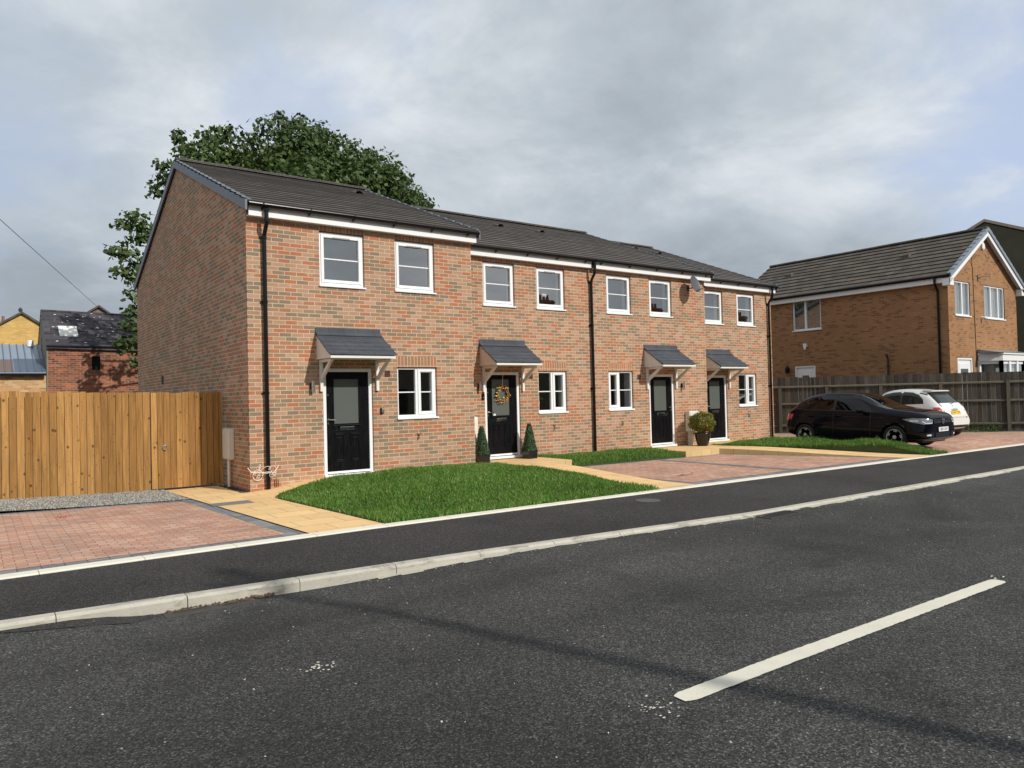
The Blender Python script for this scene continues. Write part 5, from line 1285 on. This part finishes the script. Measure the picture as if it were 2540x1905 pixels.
for c, r in [((2.55,16,11.0),.55),((2.35,16,11.55),.38),((3.5,16,11.7),.62),((4.1,16,12.0),.55),((3.15,16,11.3),.55),((5.0,16,11.9),.5),((5.6,16,12.5),.62),((6.4,16,12.75),.55),((7.0,16,12.95),.50),((6.1,16,13.05),.36),((7.8,16,12.7),.6),((8.5,16,12.55),.5),((9.3,16,12.4),.55),((10.1,16,12.15),.55),((11.0,16,11.6),.6),((11.7,16,11.2),.5),((12.3,16,10.7),.5),((12.85,16,10.45),.42),((12.4,16,9.9),.55),((12.9,16,9.7),.35),((1.9,16,9.9),.55),((1.75,16,10.4),.36),((1.5,16,9.5),.42),
            ((.75,15.4,8.05),.55),((.35,15.4,7.95),.34),((1.0,15.4,7.55),.55),((.35,15.2,6.95),.50),((-.05,15.2,6.9),.32),((.9,15.2,6.6),.5),((.55,15.2,6.1),.46),((.2,15.2,6.2),.34),((.60,15,5.4),.36),((.55,15,4.85),.40),((.45,15,4.3),.42),((.30,15,3.75),.40),((.9,15,3.7),.5),((.65,15,3.1),.36),((1.5,15,4.9),.5),((1.6,15,6.2),.6),((1.9,15,7.5),.7),((1.4,15,2.6),.45)]:
    cl.append((c, r))
for k in range(34): cl.append(((rs.uniform(2.6, 5.4), rs.uniform(14.5, 17.5), rs.uniform(8.5, 11.2)), rs.uniform(.7, 1.0)))
for k in range(16): cl.append(((rs.uniform(10.2, 12.3), rs.uniform(14.5, 17.5), rs.uniform(8.6, 10.6)), rs.uniform(.6, .9)))
tree(TB_, cl, 'big dark green leafy tree rising behind the first house roof', 4.2, .32, .105, 430)

# ------------------------------------------------------------------ telegraph poles and overhead wires
def pole(loc, h, label):
    R = empty('telegraph_pole', loc, 0, label, 'pole')
    m = MB(); m.tint = .4; m.tube([(0,0,-.5), (0,0,h*.5), (0,0,h)], [.10,.085,.07], 12); m.build('shaft', M['pole_wood'], R)
    m = MB(); m.tint = .6; m.box(-.45, .45, -.05, .05, h-.55, h-.45); m.build('cross_arm', M['pole_wood'], R)
    m = MB(); m.lathe([(.05,0),(.16,.02),(.16,.12),(.05,.14)], c=(0,0,h-.3), n=12); m.build('ring_head', M['iron'], R); return R
PA = Vector((1.55, -17.6, -.1)); PB = Vector((-11.6, -17.4, -.1))
pole(PA, 8.3, 'timber telegraph pole behind the camera casting the long shadow over the road')
pole(PB, 8.6, 'timber telegraph pole off the left edge carrying the overhead wire')
def wire(name, a, b, sag, r, label):
    a, b = Vector(a), Vector(b); m = MB()
    m.tube([a.lerp(b, t/24)-Vector((0, 0, sag*4*(t/24)*(1-t/24))) for t in range(25)], r, 5); return tag(m.build(name, M['cable'], None), label, 'wire')
wire('overhead_wire', (PB.x, PB.y, 8.25), (3.15, 44.9, 8.45), .05, .013, 'thin black overhead wire slanting down to the distant brown gable')
wire('overhead_wire', (PB.x, PB.y, 8.3), (PA.x, PA.y, 8.0), .3, .013, 'overhead wire between the two telegraph poles')

# ------------------------------------------------------------------ cars
def car_body(name, stations, mat, parent, wheels, arch_r, sub=2):
    """stations front to back: (s, zbot, wlow, zmid, wmid, zbelt, wbelt, ztop, wtop); x forward"""
    L_ = stations[-1][0]; V = []; rows = []
    for s, zb, wl, zm, wm, zbl, wb, zt, wt in stations:
        ring = [(0, zb), (wl*.72, zb), (wl, zb+.07), (wm*.995, (zb+.07+zm)/2), (wm, zm), (wb, zbl), ((wb*.35+wt*.65), zbl*.30+zt*.70), (wt*.80, zt-.012), (wt*.4, zt), (0, zt+.006)]
        full = ring+[(-y, z) for y, z in ring[-2:0:-1]]
        rows.append([len(V)+i for i in range(len(full))]); V += [(L_/2-s, y, z) for y, z in full]
    n = len(rows[0]); F = []
    for i in range(len(rows)-1):
        for k in range(n): F.append([rows[i][k], rows[i][(k+1) % n], rows[i+1][(k+1) % n], rows[i+1][k]])
    def cap(row, flip):                                     # quads across the nose and tail
        h = n//2
        for i in range(h):
            q = [row[i], row[i+1], row[(n-i-1) % n], row[(n-i) % n]]; q = list(dict.fromkeys(q))
            if len(q) > 2: F.append(q if flip else q[::-1])
    cap(rows[0], False); cap(rows[-1], True)
    me = bpy.data.meshes.new(name); me.from_pydata(V, [], F); me.validate(); me.polygons.foreach_set('use_smooth', [True]*len(me.polygons))
    import bmesh
    b = bmesh.new(); b.from_mesh(me); bmesh.ops.recalc_face_normals(b, faces=b.faces); b.to_mesh(me); b.free()
    key = {}
    for i in range(len(rows)-1):
        for k, w_ in ((2,.55),(4,.35),(5,.75),(6,.35),(7,.55)):
            for kk in (k, (n-k) % n): key[tuple(sorted((rows[i][kk], rows[i+1][kk])))] = w_
    ca = me.attributes.new('crease_edge', 'FLOAT', 'EDGE')
    ca.data.foreach_set('value', np.array([key.get(tuple(sorted(e.vertices)), 0.0) for e in me.edges], dtype=np.float32))
    o = bpy.data.objects.new(name, me); C.objects.link(o)
    sd = o.modifiers.new('s', 'SUBSURF'); sd.levels = sub; sd.render_levels = sub
    dg = bpy.context.evaluated_depsgraph_get(); sm = bpy.data.meshes.new_from_object(o.evaluated_get(dg))
    bvh = BVHTree.FromPolygons([v.co.copy() for v in sm.vertices], [tuple(p.vertices) for p in sm.polygons])
    cut = MB()
    for wxp in wheels:
        for sg in (1, -1):
            cut.prism([(wxp+arch_r*math.cos(q*PI/14), .30+arch_r*math.sin(q*PI/14)) for q in range(28)], sg*.52, sg*1.2, 'y')
    co = cut.build('cutter', mat)
    b = bmesh.new(); b.from_mesh(co.data); bmesh.ops.recalc_face_normals(b, faces=b.faces); b.to_mesh(co.data); b.free()
    bo = o.modifiers.new('b', 'BOOLEAN'); bo.operation = 'DIFFERENCE'; bo.object = co; bo.solver = 'EXACT'
    dg = bpy.context.evaluated_depsgraph_get(); dg.update(); fm = bpy.data.meshes.new_from_object(o.evaluated_get(dg))
    bpy.data.objects.remove(co); o.modifiers.clear(); o.data = fm; fm.materials.clear(); fm.materials.append(mat); fm.materials.append(M['trim'])
    for p in fm.polygons:
        c = p.center; p.material_index = 1 if any(abs(math.hypot(c.x-w_, c.z-.30)-arch_r) < .012 and abs(c.y) > .5 for w_ in wheels) or abs(abs(c.y)-.52) < .006 else 0
    o.parent = parent
    return o, bvh
def patch(name, mat, parent, bvh, poly, direction, off=.004, res=.05, thick=0.0):
    """lay a thin panel on the body: poly is 3D, cast along direction"""
    d = Vector(direction).normalized(); u = d.orthogonal().normalized(); v = d.cross(u); P = [Vector(p) for p in poly]; o = P[0]
    p2 = []
    for i, p in enumerate(P):
        q = P[(i+1) % len(P)]; k = max(1, int((q-p).length/res))
        for j in range(k): w = p.lerp(q, j/k); p2.append(Vector(((w-o).dot(u), (w-o).dot(v))))
    nb = len(p2); E_ = [(i, (i+1) % nb) for i in range(nb)]
    def ins(x, y):
        c = False
        for i in range(nb):
            a, b = p2[i], p2[(i+1) % nb]
            if (a.y > y) != (b.y > y) and x < (b.x-a.x)*(y-a.y)/(b.y-a.y)+a.x: c = not c
        return c
    pts = list(p2); xs = [p.x for p in p2]; ys = [p.y for p in p2]
    for x in np.arange(min(xs)+res/2, max(xs), res):
        for y in np.arange(min(ys)+res/2, max(ys), res):
            if ins(x, y): pts.append(Vector((x, y)))
    vs, es, fs, *_ = delaunay_2d_cdt(pts, E_, [list(range(nb))], 1, 1e-5)
    m = MB(); ok = []
    for w in vs:
        base = o+u*w.x+v*w.y; base = base-d*((base).dot(d))-d*4.0; h = bvh.ray_cast(base, d, 9)
        if h[0] is None: ok.append(False); m.vert((0, 0, 0)); continue
        nn = h[1] if h[1].dot(d) < 0 else -h[1]
        ok.append(True); m.vert(h[0]+nn*off)
    for f in fs:
        if all(ok[i] for i in f): m.f.append(list(f)); m.m.append(0)
    return m.build(name, mat, parent, smooth=True)
def line_patch(m, bvh, pts, direction, w=.008, off=.002):
    pass
def wheel(parent, x, y, r, spokes, style):
    sg = 1 if y > 0 else -1
    Mx = Matrix.Translation((x, y, r)) @ Matrix.Rotation(-sg*PI/2, 4, 'X')
    W = empty('wheel', (0, 0, 0)); W.parent = parent
    t = MB(); t.lathe([(r*.66, -.10), (r*.92, -.10), (r, -.07), (r, .055), (r*.94, .088), (r*.70, .092), (r*.66, .07)], n=36, M=Mx); 
    to = t.build('tyre', M['tyre'], W, smooth=True)
    q = MB(); q.lathe([(.0, -.02), (r*.60, -.02), (r*.665, .0), (r*.665, -.08), (0, -.08)], n=30, M=Mx); q.build('wheel_well', M['trim'], W)
    q = MB(); q.lathe([(r*.62, .07), (r*.665, .088), (r*.69, .086), (r*.665, .06)], n=36, M=Mx)
    for k in range(spokes):
        a = 2*PI*k/spokes+.2
        for da, wd in ((-.17, .030), (.13, .022)):
            c, s_ = math.cos(a+da), math.sin(a+da); c0, s0 = math.cos(a), math.sin(a)
            n_ = Vector((-s_, c, 0)); p0 = Vector((c0*r*.10, s0*r*.10, .055)); p1 = Vector((c*r*.655, s_*r*.655, .078))
            P = [p0-n_*wd*.5, p0+n_*wd*.5, p1+n_*wd*.62, p1-n_*wd*.62]
            q.face([Mx @ p for p in P]); D2 = Vector((0, 0, -.03)); B = [p+D2 for p in P]
            for i in range(4): q.face([Mx @ P[i], Mx @ B[i], Mx @ B[(i+1) % 4], Mx @ P[(i+1) % 4]])
    q.lathe([(0, .04), (r*.17, .04), (r*.16, .075), (0, .08)], n=16, M=Mx); q.build('rim', M['rim'], W)
    return W
def number_plate(parent, txt, loc, rot, mat, w=.52, h=.112):
    T = Matrix.Translation(loc) @ rot
    m = MB(); m.box(-w/2, w/2, -h/2, h/2, -.006, .006, M=T); o = m.build('number_plate', mat, parent)
    text_mesh('plate_text', txt, .098, M['ink'], o, T @ Matrix.Translation((0, 0, .007)), .0008, sx=.92); return o
UPX = Matrix(((0,0,1,0),(1,0,0,0),(0,1,0,0),(0,0,0,1)))      # text facing +x, upright
UPNX = Matrix(((0,0,-1,0),(-1,0,0,0),(0,1,0,0),(0,0,0,1)))   # text facing -x

HD = Vector((0.0, -1.0)).normalized(); HN = Vector((-HD.y, HD.x))     # heading, and across towards the fence
ANG = math.atan2(HD.y, HD.x)
# --- dark hatchback, nose to the street
dc = Vector((16.24, -2.36))
CAR = empty('parked_car', (dc.x, dc.y, -.012), ANG, 'dark navy hatchback parked nose out behind the grass', 'car', 'cars parked on the right hand drive')
LN = 4.05
ST_ = [(0.0,.28,.56,.46,.62,.68,.60,.78,.50),(.035,.22,.73,.46,.78,.73,.73,.86,.60),(.17,.19,.82,.48,.85,.81,.79,.945,.67),(.45,.18,.85,.52,.878,.88,.815,1.00,.69),(.85,.18,.855,.56,.885,.93,.82,1.045,.69),(1.15,.18,.855,.58,.885,.945,.82,1.085,.69),(1.42,.19,.85,.60,.88,.94,.81,1.20,.63),(1.72,.19,.85,.60,.88,.95,.81,1.375,.59),
       (2.02,.19,.85,.61,.88,.955,.81,1.465,.575),(2.35,.19,.85,.62,.88,.965,.81,1.49,.575),(2.80,.19,.85,.63,.88,.975,.805,1.49,.57),(3.20,.19,.845,.64,.877,.99,.80,1.46,.555),(3.50,.20,.835,.66,.868,1.00,.785,1.40,.535),(3.68,.22,.825,.66,.855,1.00,.77,1.30,.53),(3.84,.25,.81,.66,.845,.985,.755,1.12,.54),(3.95,.28,.79,.62,.825,.94,.735,1.01,.53),(4.03,.33,.72,.58,.77,.80,.68,.87,.48),(4.05,.37,.60,.56,.64,.72,.56,.80,.40)]
WX = (LN/2-.82, LN/2-3.37)
body, bv = car_body('body', ST_, M['navy'], CAR, WX, .355)
X = lambda s: LN/2-s
for sg in (1, -1):
    D = (0, -sg, 0)
    patch('side_window', M['car_glass_dark'] if 'car_glass_dark' in M else M['car_glass'], body, bv, [(X(1.42), sg, .985), (X(1.50), sg, 1.07), (X(1.80), sg, 1.275), (X(2.05), sg, 1.375), (X(2.44), sg, 1.40), (X(2.46), sg, .998)], D, .004)
    patch('side_window', M['car_glass'], body, bv, [(X(2.54), sg, 1.0), (X(2.53), sg, 1.40), (X(2.9), sg, 1.392), (X(3.24), sg, 1.345), (X(3.26), sg, 1.03)], D, .004)
    patch('side_window', M['car_glass'], body, bv, [(X(3.30), sg, 1.035), (X(3.29), sg, 1.33), (X(3.45), sg, 1.27), (X(3.66), sg, 1.10)], D, .004)
    patch('window_trim', M['trim'], body, bv, [(X(1.32), sg, .94), (X(1.42), sg, .978), (X(3.30), sg, 1.025), (X(3.72), sg, 1.075), (X(3.74), sg, 1.055), (X(3.30), sg, 1.005), (X(1.42), sg, .958)], D, .005)
    patch('door_pillar', M['trim'], body, bv, [(X(2.465), sg, .985), (X(2.445), sg, 1.375), (X(2.525), sg, 1.377), (X(2.535), sg, .99)], D, .006)
    for s0, s1 in ((1.44, 1.455), (2.49, 2.502)):
        patch('door_seam', M['ink'], body, bv, [(X(s0), sg, .30), (X(s0), sg, .93), (X(s1), sg, .93), (X(s1), sg, .30)], D, .0015)
    patch('door_seam', M['ink'], body, bv, [(X(3.08), sg, .55), (X(3.33), sg, .93), (X(3.342), sg, .93), (X(3.095), sg, .55)], D, .0015)
    patch('sill_trim', M['trim'], body, bv, [(X(1.2), sg, .22), (X(1.2), sg, .30), (X(3.0), sg, .30), (X(3.0), sg, .22)], D, .003)
    patch('swage_line', M['trim'], body, bv, [(X(1.1), sg, .812), (X(1.1), sg, .818), (X(3.7), sg, .872), (X(3.7), sg, .864)], D, .001)
    for s in (2.36, 3.20):
        m = MB(); y = sg*.882; m.tube([(X(s-.10), y-sg*.02, .845), (X(s-.08), y+sg*.012, .85), (X(s+.08), y+sg*.012, .853), (X(s+.10), y-sg*.02, .852)], .013, 6); m.build('door_handle', M['navy'], body)
    m = MB(); m.lathe([(.0, -.10), (.05, -.085), (.078, -.02), (.075, .06), (.045, .10), (0, .105)], n=14, M=Matrix.Translation((X(1.66), sg*.98, 1.0)) @ Matrix.Rotation(PI/2, 4, 'X') @ Matrix.Scale(.75, 4, (0,1,0)))
    m.tube([(X(1.62), sg*.80, .955), (X(1.64), sg*.92, .965)], .022, 6); m.build('mirror', M['navy'], CAR, smooth=True)
    hl = patch('headlight', M['lens_clear'], CAR, bv, [(X(.045), sg*.46, .755), (X(.06), sg*.48, .655), (X(.16), sg*.70, .640), (X(.42), sg*.84, .70), (X(.60), sg*.85, .775), (X(.35), sg*.8, .80), (X(.10), sg*.60, .785)], (-.62, -sg*.78, 0), .006, .03)
    patch('running_light', M['lens_white'], hl, bv, [(X(.06), sg*.47, .680), (X(.14), sg*.64, .678), (X(.20), sg*.70, .725), (X(.215), sg*.71, .708), (X(.16), sg*.65, .658), (X(.06), sg*.48, .662)], (-.62, -sg*.78, 0), .011, .02)
    for q in (.25, .36): patch('lamp_reflector', M['lens_white'], hl, bv, [(X(q), sg*.78, .705), (X(q+.08), sg*.81, .715), (X(q+.08), sg*.81, .752), (X(q), sg*.78, .745)], (-.62, -sg*.78, 0), .010, .02)
    patch('fog_lamp', M['lens_white'], CAR, bv, [(X(.06), sg*.56, .385), (X(.12), sg*.68, .385), (X(.13), sg*.69, .35), (X(.06), sg*.57, .345)], (-.75, -sg*.66, 0), .008, .02)
    patch('fog_surround', M['trim'], CAR, bv, [(X(.04), sg*.46, .42), (X(.22), sg*.78, .42), (X(.20), sg*.77, .31), (X(.05), sg*.44, .32)], (-.75, -sg*.66, 0), .004, .03)
    tl = patch('tail_light', M['lens_red'], CAR, bv, [(X(3.76), sg*.80, .90), (X(3.93), sg*.74, .91), (X(4.0), sg*.60, .88), (X(4.02), sg*.60, .73), (X(3.93), sg*.76, .72), (X(3.80), sg*.81, .76)], (.6, -sg*.8, 0), .006, .03)
    for w_ in WX: wheel(CAR, w_, sg*.775, .305, 5, 0)
patch('windscreen', M['car_glass'], body, bv, [(0, -.71, 1.035), (0, .71, 1.035), (0, .68, 1.12), (0, .585, 1.36), (0, .50, 1.415), (0, -.50, 1.415), (0, -.585, 1.36), (0, -.68, 1.12)], (-1, 0, 0), .004, .05)
patch('rear_window', M['car_glass'], body, bv, [(0, -.55, 1.04), (0, .55, 1.04), (0, .46, 1.28), (0, -.46, 1.28)], (1, 0, 0), .004, .05)
gr = patch('grille', M['trim'], CAR, bv, [(0, -.46, .765), (0, .46, .765), (0, .46, .655), (0, -.46, .655)], (-1, 0, 0), .005, .04)
patch('grille_bar', M['chrome'], gr, bv, [(0, -.46, .700), (0, .46, .700), (0, .46, .685), (0, -.46, .685)], (-1, 0, 0), .010, .04)
patch('lower_grille', M['trim'], CAR, bv, [(0, -.40, .42), (0, .40, .42), (0, .36, .31), (0, -.36, .31)], (-1, 0, 0), .005, .04)
sp_ = patch('bumper_lip', M['dish'], CAR, bv, [(0, -.70, .300), (0, .70, .300), (0, .66, .262), (0, -.66, .262)], (-1, 0, 0), .014, .04)
bd = MB(); bd.lathe([(.060, 0), (.072, .004), (.072, .010), (.058, .012)], n=28, M=Matrix.Translation((X(-.012), 0, .705)) @ Matrix.Rotation(PI/2, 4, 'Y')); badge = bd.build('badge', M['chrome'], CAR)
bk = MB(); bk.lathe([(0, 0), (.052, 0), (.052, .003), (0, .003)], n=28, M=Matrix.Translation((X(-.010), 0, .705)) @ Matrix.Rotation(PI/2, 4, 'Y')); bk.build('badge_back', M['trim'], badge)
st = MB()
for pts in ([(-.018, .044), (0, .006), (.018, .044)], [(-.044, .024), (-.020, -.040), (0, -.004), (.020, -.040), (.044, .024)]):
    st.tube([(X(-.018), y, .705+z) for y, z in pts], .0055, 5)
st.build('badge_letters', M['chrome'], badge)
number_plate(CAR, 'OJ02 CAN', (X(-.022), 0, .50), UPX, M['plate_white'])
m = MB(); m.tube([(X(3.35), 0, 1.40), (X(3.62), 0, 1.62)], .006, 5); m.build('aerial', M['trim'], CAR)
bx('underbody', M['trim'], CAR, -1.75, 1.8, -.62, .62, .16, .30)

# --- small rounded white city car, tail to the street
wc = Vector((21.10, -1.02))
W2 = empty('parked_car', (wc.x, wc.y, -.012), math.radians(81.6), 'small rounded white car seen from behind beside the old fence', 'car', 'cars parked on the right hand drive')
LW = 3.57
SW = [(0.0,.32,.44,.48,.50,.62,.48,.72,.36),(.06,.24,.62,.48,.68,.66,.62,.80,.50),(.25,.20,.74,.50,.78,.78,.72,.93,.58),(.60,.18,.78,.56,.812,.89,.75,1.03,.60),(.90,.18,.79,.60,.818,.93,.76,1.09,.60),(1.12,.18,.79,.62,.818,.95,.76,1.25,.57),(1.40,.18,.79,.63,.818,.965,.755,1.43,.545),
      (1.72,.18,.79,.64,.818,.975,.75,1.52,.545),(2.10,.18,.79,.65,.818,.985,.745,1.545,.54),(2.50,.18,.785,.66,.818,.99,.735,1.53,.53),(2.82,.18,.785,.67,.818,1.0,.725,1.485,.515),(3.04,.19,.78,.68,.814,1.0,.715,1.40,.50),(3.22,.21,.77,.68,.806,.985,.70,1.23,.51),(3.37,.23,.755,.66,.795,.93,.685,1.07,.53),(3.48,.26,.73,.58,.775,.82,.66,.92,.52),(3.55,.30,.68,.52,.73,.68,.61,.76,.46),(3.575,.34,.58,.48,.63,.60,.52,.66,.38)]
WX2 = (LW/2-.70, LW/2-3.00)
body2, bv2 = car_body('body', SW, M['cream'], W2, WX2, .335)
X2 = lambda s: LW/2-s
for sg in (1, -1):
    D = (0, -sg, 0)
    patch('side_window', M['car_glass'], body2, bv2, [(X2(1.14), sg, 1.02), (X2(1.28), sg, 1.20), (X2(1.55), sg, 1.375), (X2(1.85), sg, 1.435), (X2(2.12), sg, 1.445), (X2(2.14), sg, 1.03)], D, .004)
    patch('side_window', M['car_glass'], body2, bv2, [(X2(2.20), sg, 1.03), (X2(2.20), sg, 1.445), (X2(2.50), sg, 1.425), (X2(2.74), sg, 1.345), (X2(2.90), sg, 1.20), (X2(2.95), sg, 1.06)], D, .004)
    patch('door_pillar', M['trim'], body2, bv2, [(X2(2.14), sg, 1.02), (X2(2.125), sg, 1.405), (X2(2.195), sg, 1.407), (X2(2.195), sg, 1.02)], D, .005)
    for s0, s1 in ((1.05, 1.062), (2.20, 2.212)): patch('door_seam', M['dish'], body2, bv2, [(X2(s0), sg, .32), (X2(s0), sg, .98), (X2(s1), sg, .98), (X2(s1), sg, .32)], D, .0015)
    m = MB(); m.tube([(X2(2.0), sg*.80, .885), (X2(2.02), sg*.832, .89), (X2(2.15), sg*.832, .89), (X2(2.17), sg*.80, .89)], .013, 6); m.build('door_handle', M['chrome'], body2)
    m = MB(); m.lathe([(.0, -.09), (.05, -.07), (.075, 0), (.05, .08), (0, .09)], n=14, M=Matrix.Translation((X2(1.30), sg*.91, 1.0)) @ Matrix.Rotation(PI/2, 4, 'X')); m.tube([(X2(1.28), sg*.72, .97), (X2(1.29), sg*.86, .98)], .02, 6); m.build('mirror', M['cream'], W2, smooth=True)
    dd = (.80, -sg*.60, 0)
    tl = patch('tail_light', M['lens_red'], W2, bv2, [(X2(3.27), sg*.72, .945), (X2(3.38), sg*.60, .945), (X2(3.46), sg*.56, .86), (X2(3.52), sg*.565, .70), (X2(3.50), sg*.64, .66), (X2(3.44), sg*.70, .74), (X2(3.34), sg*.76, .86)], dd, .008, .025)
    patch('lamp_centre', M['cream'], tl, bv2, [(X2(3.36), sg*.69, .86), (X2(3.42), sg*.61, .86), (X2(3.48), sg*.60, .74), (X2(3.46), sg*.665, .735)], dd, .013, .02)
    patch('headlight', M['lens_clear'], W2, bv2, [(X2(.05), sg*.48, .80), (X2(.10), sg*.62, .80), (X2(.12), sg*.64, .68), (X2(.06), sg*.5, .68)], (-.8, -sg*.6, 0), .006, .03)
    for w_ in WX2: wheel(W2, w_, sg*.715, .29, 7, 0)
patch('rear_window', M['car_glass'], body2, bv2, [(0, -.55, 1.075), (0, .55, 1.075), (0, .52, 1.24), (0, .46, 1.40), (0, -.46, 1.40), (0, -.52, 1.24)], (1, 0, 0), .005, .05)
patch('windscreen', M['car_glass'], body2, bv2, [(0, -.62, 1.05), (0, .62, 1.05), (0, .50, 1.38), (0, -.50, 1.38)], (-1, 0, 0), .004, .05)
m = MB(); m.prism([(X2(2.76), 1.492), (X2(3.04), 1.475), (X2(3.10), 1.445), (X2(3.02), 1.415), (X2(2.80), 1.46)], -.45, .45, 'y'); m.build('roof_spoiler', M['cream'], W2, bevel=.012)
patch('bumper_panel', M['trim'], W2, bv2, [(0, -.62, .385), (0, .62, .385), (0, .60, .315), (0, -.60, .315)], (1, 0, 0), .008, .04)
patch('tailgate_seam', M['dish'], body2, bv2, [(0, -.60, .628), (0, .60, .628), (0, .60, .620), (0, -.60, .620)], (1, 0, 0), .0015, .05)
m = MB(); m.tube([(X2(3.40), .05, 1.045), (X2(3.36), -.18, 1.08), (X2(3.32), -.36, 1.085)], .010, 5); m.build('rear_wiper', M['trim'], W2)
def on_tail(y, z, off=.012):
    h = bv2.ray_cast(Vector((-4, y, z)), Vector((1, 0, 0)), 9); nn = h[1] if h[1].x < 0 else -h[1]; return h[0]+nn*off, nn
hp, hn = on_tail(0, .865); RT = hn.to_track_quat('Z', 'Y').to_matrix().to_4x4()
m = MB(); MT = Matrix.Translation(hp) @ RT
m.lathe([(0, 0), (.16, 0), (.155, .016), (.10, .022), (0, .024)], n=24, M=MT @ Matrix.Scale(.26, 4, (0,1,0))); m.build('tailgate_handle', M['chrome'], W2)
hp, hn = on_tail(0, .775, .010); RT = hn.to_track_quat('Z', 'Y').to_matrix().to_4x4()
yax = (RT.to_3x3() @ Vector((0, 1, 0)))
number_plate(W2, 'AL67 OTB', hp, RT, M['plate_yellow'], .46)
hp, hn = on_tail(0, .985, .004); RT = hn.to_track_quat('Z', 'Y').to_matrix().to_4x4()
text_mesh('tailgate_mark', 'S', .085, M['dish'], W2, Matrix.Translation(hp) @ RT, .002)
bx('underbody', M['trim'], W2, -1.5, 1.5, -.58, .58, .15, .30)
m = MB(); m.tube([(X2(2.75), 0, 1.46), (X2(3.0), 0, 1.60)], .006, 5); m.build('aerial', M['trim'], W2)

# ------------------------------------------------------------------ small things in the street
g = empty('drain_grate', (0, 0, 0), 0, 'iron gully grate in the road beside the dropped kerb', 'drain')
m = MB(); gx0, gx1, gy1 = 4.25, 4.95, kerb_y(4.6)-.14
zr = road_z(4.6, gy1-.1)+.004
m.box(gx0, gx1, gy1-.27, gy1-.24, zr-.02, zr+.008); m.box(gx0, gx1, gy1-.03, gy1, zr-.02, zr+.008); m.box(gx0, gx0+.03, gy1-.24, gy1-.03, zr-.02, zr+.008); m.box(gx1-.03, gx1, gy1-.24, gy1-.03, zr-.02, zr+.008)
for k in range(12): m.box(gx0+.06+k*.05, gx0+.08+k*.05, gy1-.24, gy1-.03, zr-.02, zr+.006)
m.build('grate', M['iron'], g); bx('grate_pit', M['ink'], g, gx0+.03, gx1-.03, gy1-.24, gy1-.03, zr-.006, zr-.001)
g = empty('drain_grate', (0, 0, 0), 0, 'gully by the kerb clogged with dead leaves and twigs', 'drain')
m = MB()
kx0, kx1 = -2.72, -1.98
m.box(kx0, kx1, kerb_y(-2.3)-.30, kerb_y(-2.3)-.13, gz(0)-.104, gz(0)-.094); m.build('grate', M['iron'], g)
m = MB()
for k in range(150):
    t = random.random(); x = kx0+.02+(kx1-kx0+.12)*t**.6; y = kerb_y(x)-.132-abs(random.gauss(0, .022)); z = road_z(x, y)+random.uniform(.006, .03)*(1 if t > .6 else .6); s = random.uniform(.006, .022); d = Vector((random.gauss(0,1), random.gauss(0,.5), random.gauss(0,.25))).normalized(); e = d.orthogonal()*.45
    p = Vector((x, y, z)); m.tint = random.random(); m.face([p-d*s, p+e*s, p+d*s, p-e*s])
for k in range(9):
    x = random.uniform(kx0, kx1); y = kerb_y(x)-.15-random.random()*.05; z = road_z(x, y)+.012; m.tube([(x, y, z), (x+random.uniform(.05,.16), y+random.uniform(-.03,.03), z+.006)], .003, 4)
m.build('leaf_litter', M['dead_leaf'], g)['kind'] = 'stuff'
m = MB(); m.lathe([(0, 0), (.19, 0), (.19, .004), (0, .004)], c=(4.2, -5.5, gz(4.2)+.009), n=24); tag(m.build('service_cover', plain('cover_grey', (0.085,0.085,0.085), .7, var=.2)), 'round grey service cover in the dark pavement', 'drain cover')
m = MB()
for k in range(10):
    p = Vector((-2.93+random.gauss(0,.045), -.93+random.gauss(0,.02), .014+random.random()*.02)); d = Vector((random.gauss(0,1), random.gauss(0,1), random.gauss(0,.4))).normalized()*.028; e = d.orthogonal().normalized()*.014; m.face([p-d, p+e, p+d, p-e])
tag(m.build('sweet_wrapper', M['litter_red']), 'crumpled red wrapper lying on the left block paving', 'litter')
m = MB(); za = gz(7.4)+.016
lf = [(7.12,-3.50,.0),(7.22,-3.53,.03),(7.36,-3.55,.012),(7.52,-3.52,.035),(7.66,-3.48,.01),(7.54,-3.46,.028),(7.40,-3.47,.006),(7.26,-3.45,.022)]
c0 = (7.4, -3.5, za+.02)
for k in range(8): a_, b_ = lf[k], lf[(k+1) % 8]; m.face([(a_[0], a_[1], za+a_[2]), (b_[0], b_[1], za+b_[2]), c0])
tag(m.build('fallen_leaf', plain('pink_leaf', (0.55,0.32,0.24), .8)), 'dry curled leaf lying on the shared block drive', 'leaf')
# scattered chips and crumbs on the tarmac
P = []
while len(P) < 260:
    x, y = random.uniform(-4.5, 9), random.uniform(-12.5, -6.95)
    if y < kerb_y(x)-.14: P.append((x, y))
P += [(random.uniform(-1.0, 9), 0) for _ in range(240)]
P = [(x, y if y else kerb_y(x)-.14-abs(random.gauss(0, .09))) for x, y in P]
o = stones('stone_chips', P, lambda x, y: road_z(x, y)+.001, .003, .009, tint_mat('chip_stone', [(0,(0.25,0.22,0.17)),(0.6,(0.45,0.42,0.36)),(1,(0.7,0.68,0.62))])); o['kind'] = 'stuff'
# a vase with a plant on the sill of 2A
v = empty('vase_plant', (7.36, 1.17, 1.19), 0, 'white vase with a leafy plant on the window sill of 2A', 'plant')
m = MB(); m.lathe([(.0, 0), (.045, 0), (.062, .26), (.068, .27), (.0, .26)], n=16); m.build('vase', M['upvc'], v, smooth=True)
P = RNG.normal(size=(70, 3))*np.array((.07, .05, .08))+np.array((0, 0, .38)); leaf_cloud('foliage', P, np.tile(np.array((0, -1.0, .5)), (70, 1)), .035, M['leaf'], v)
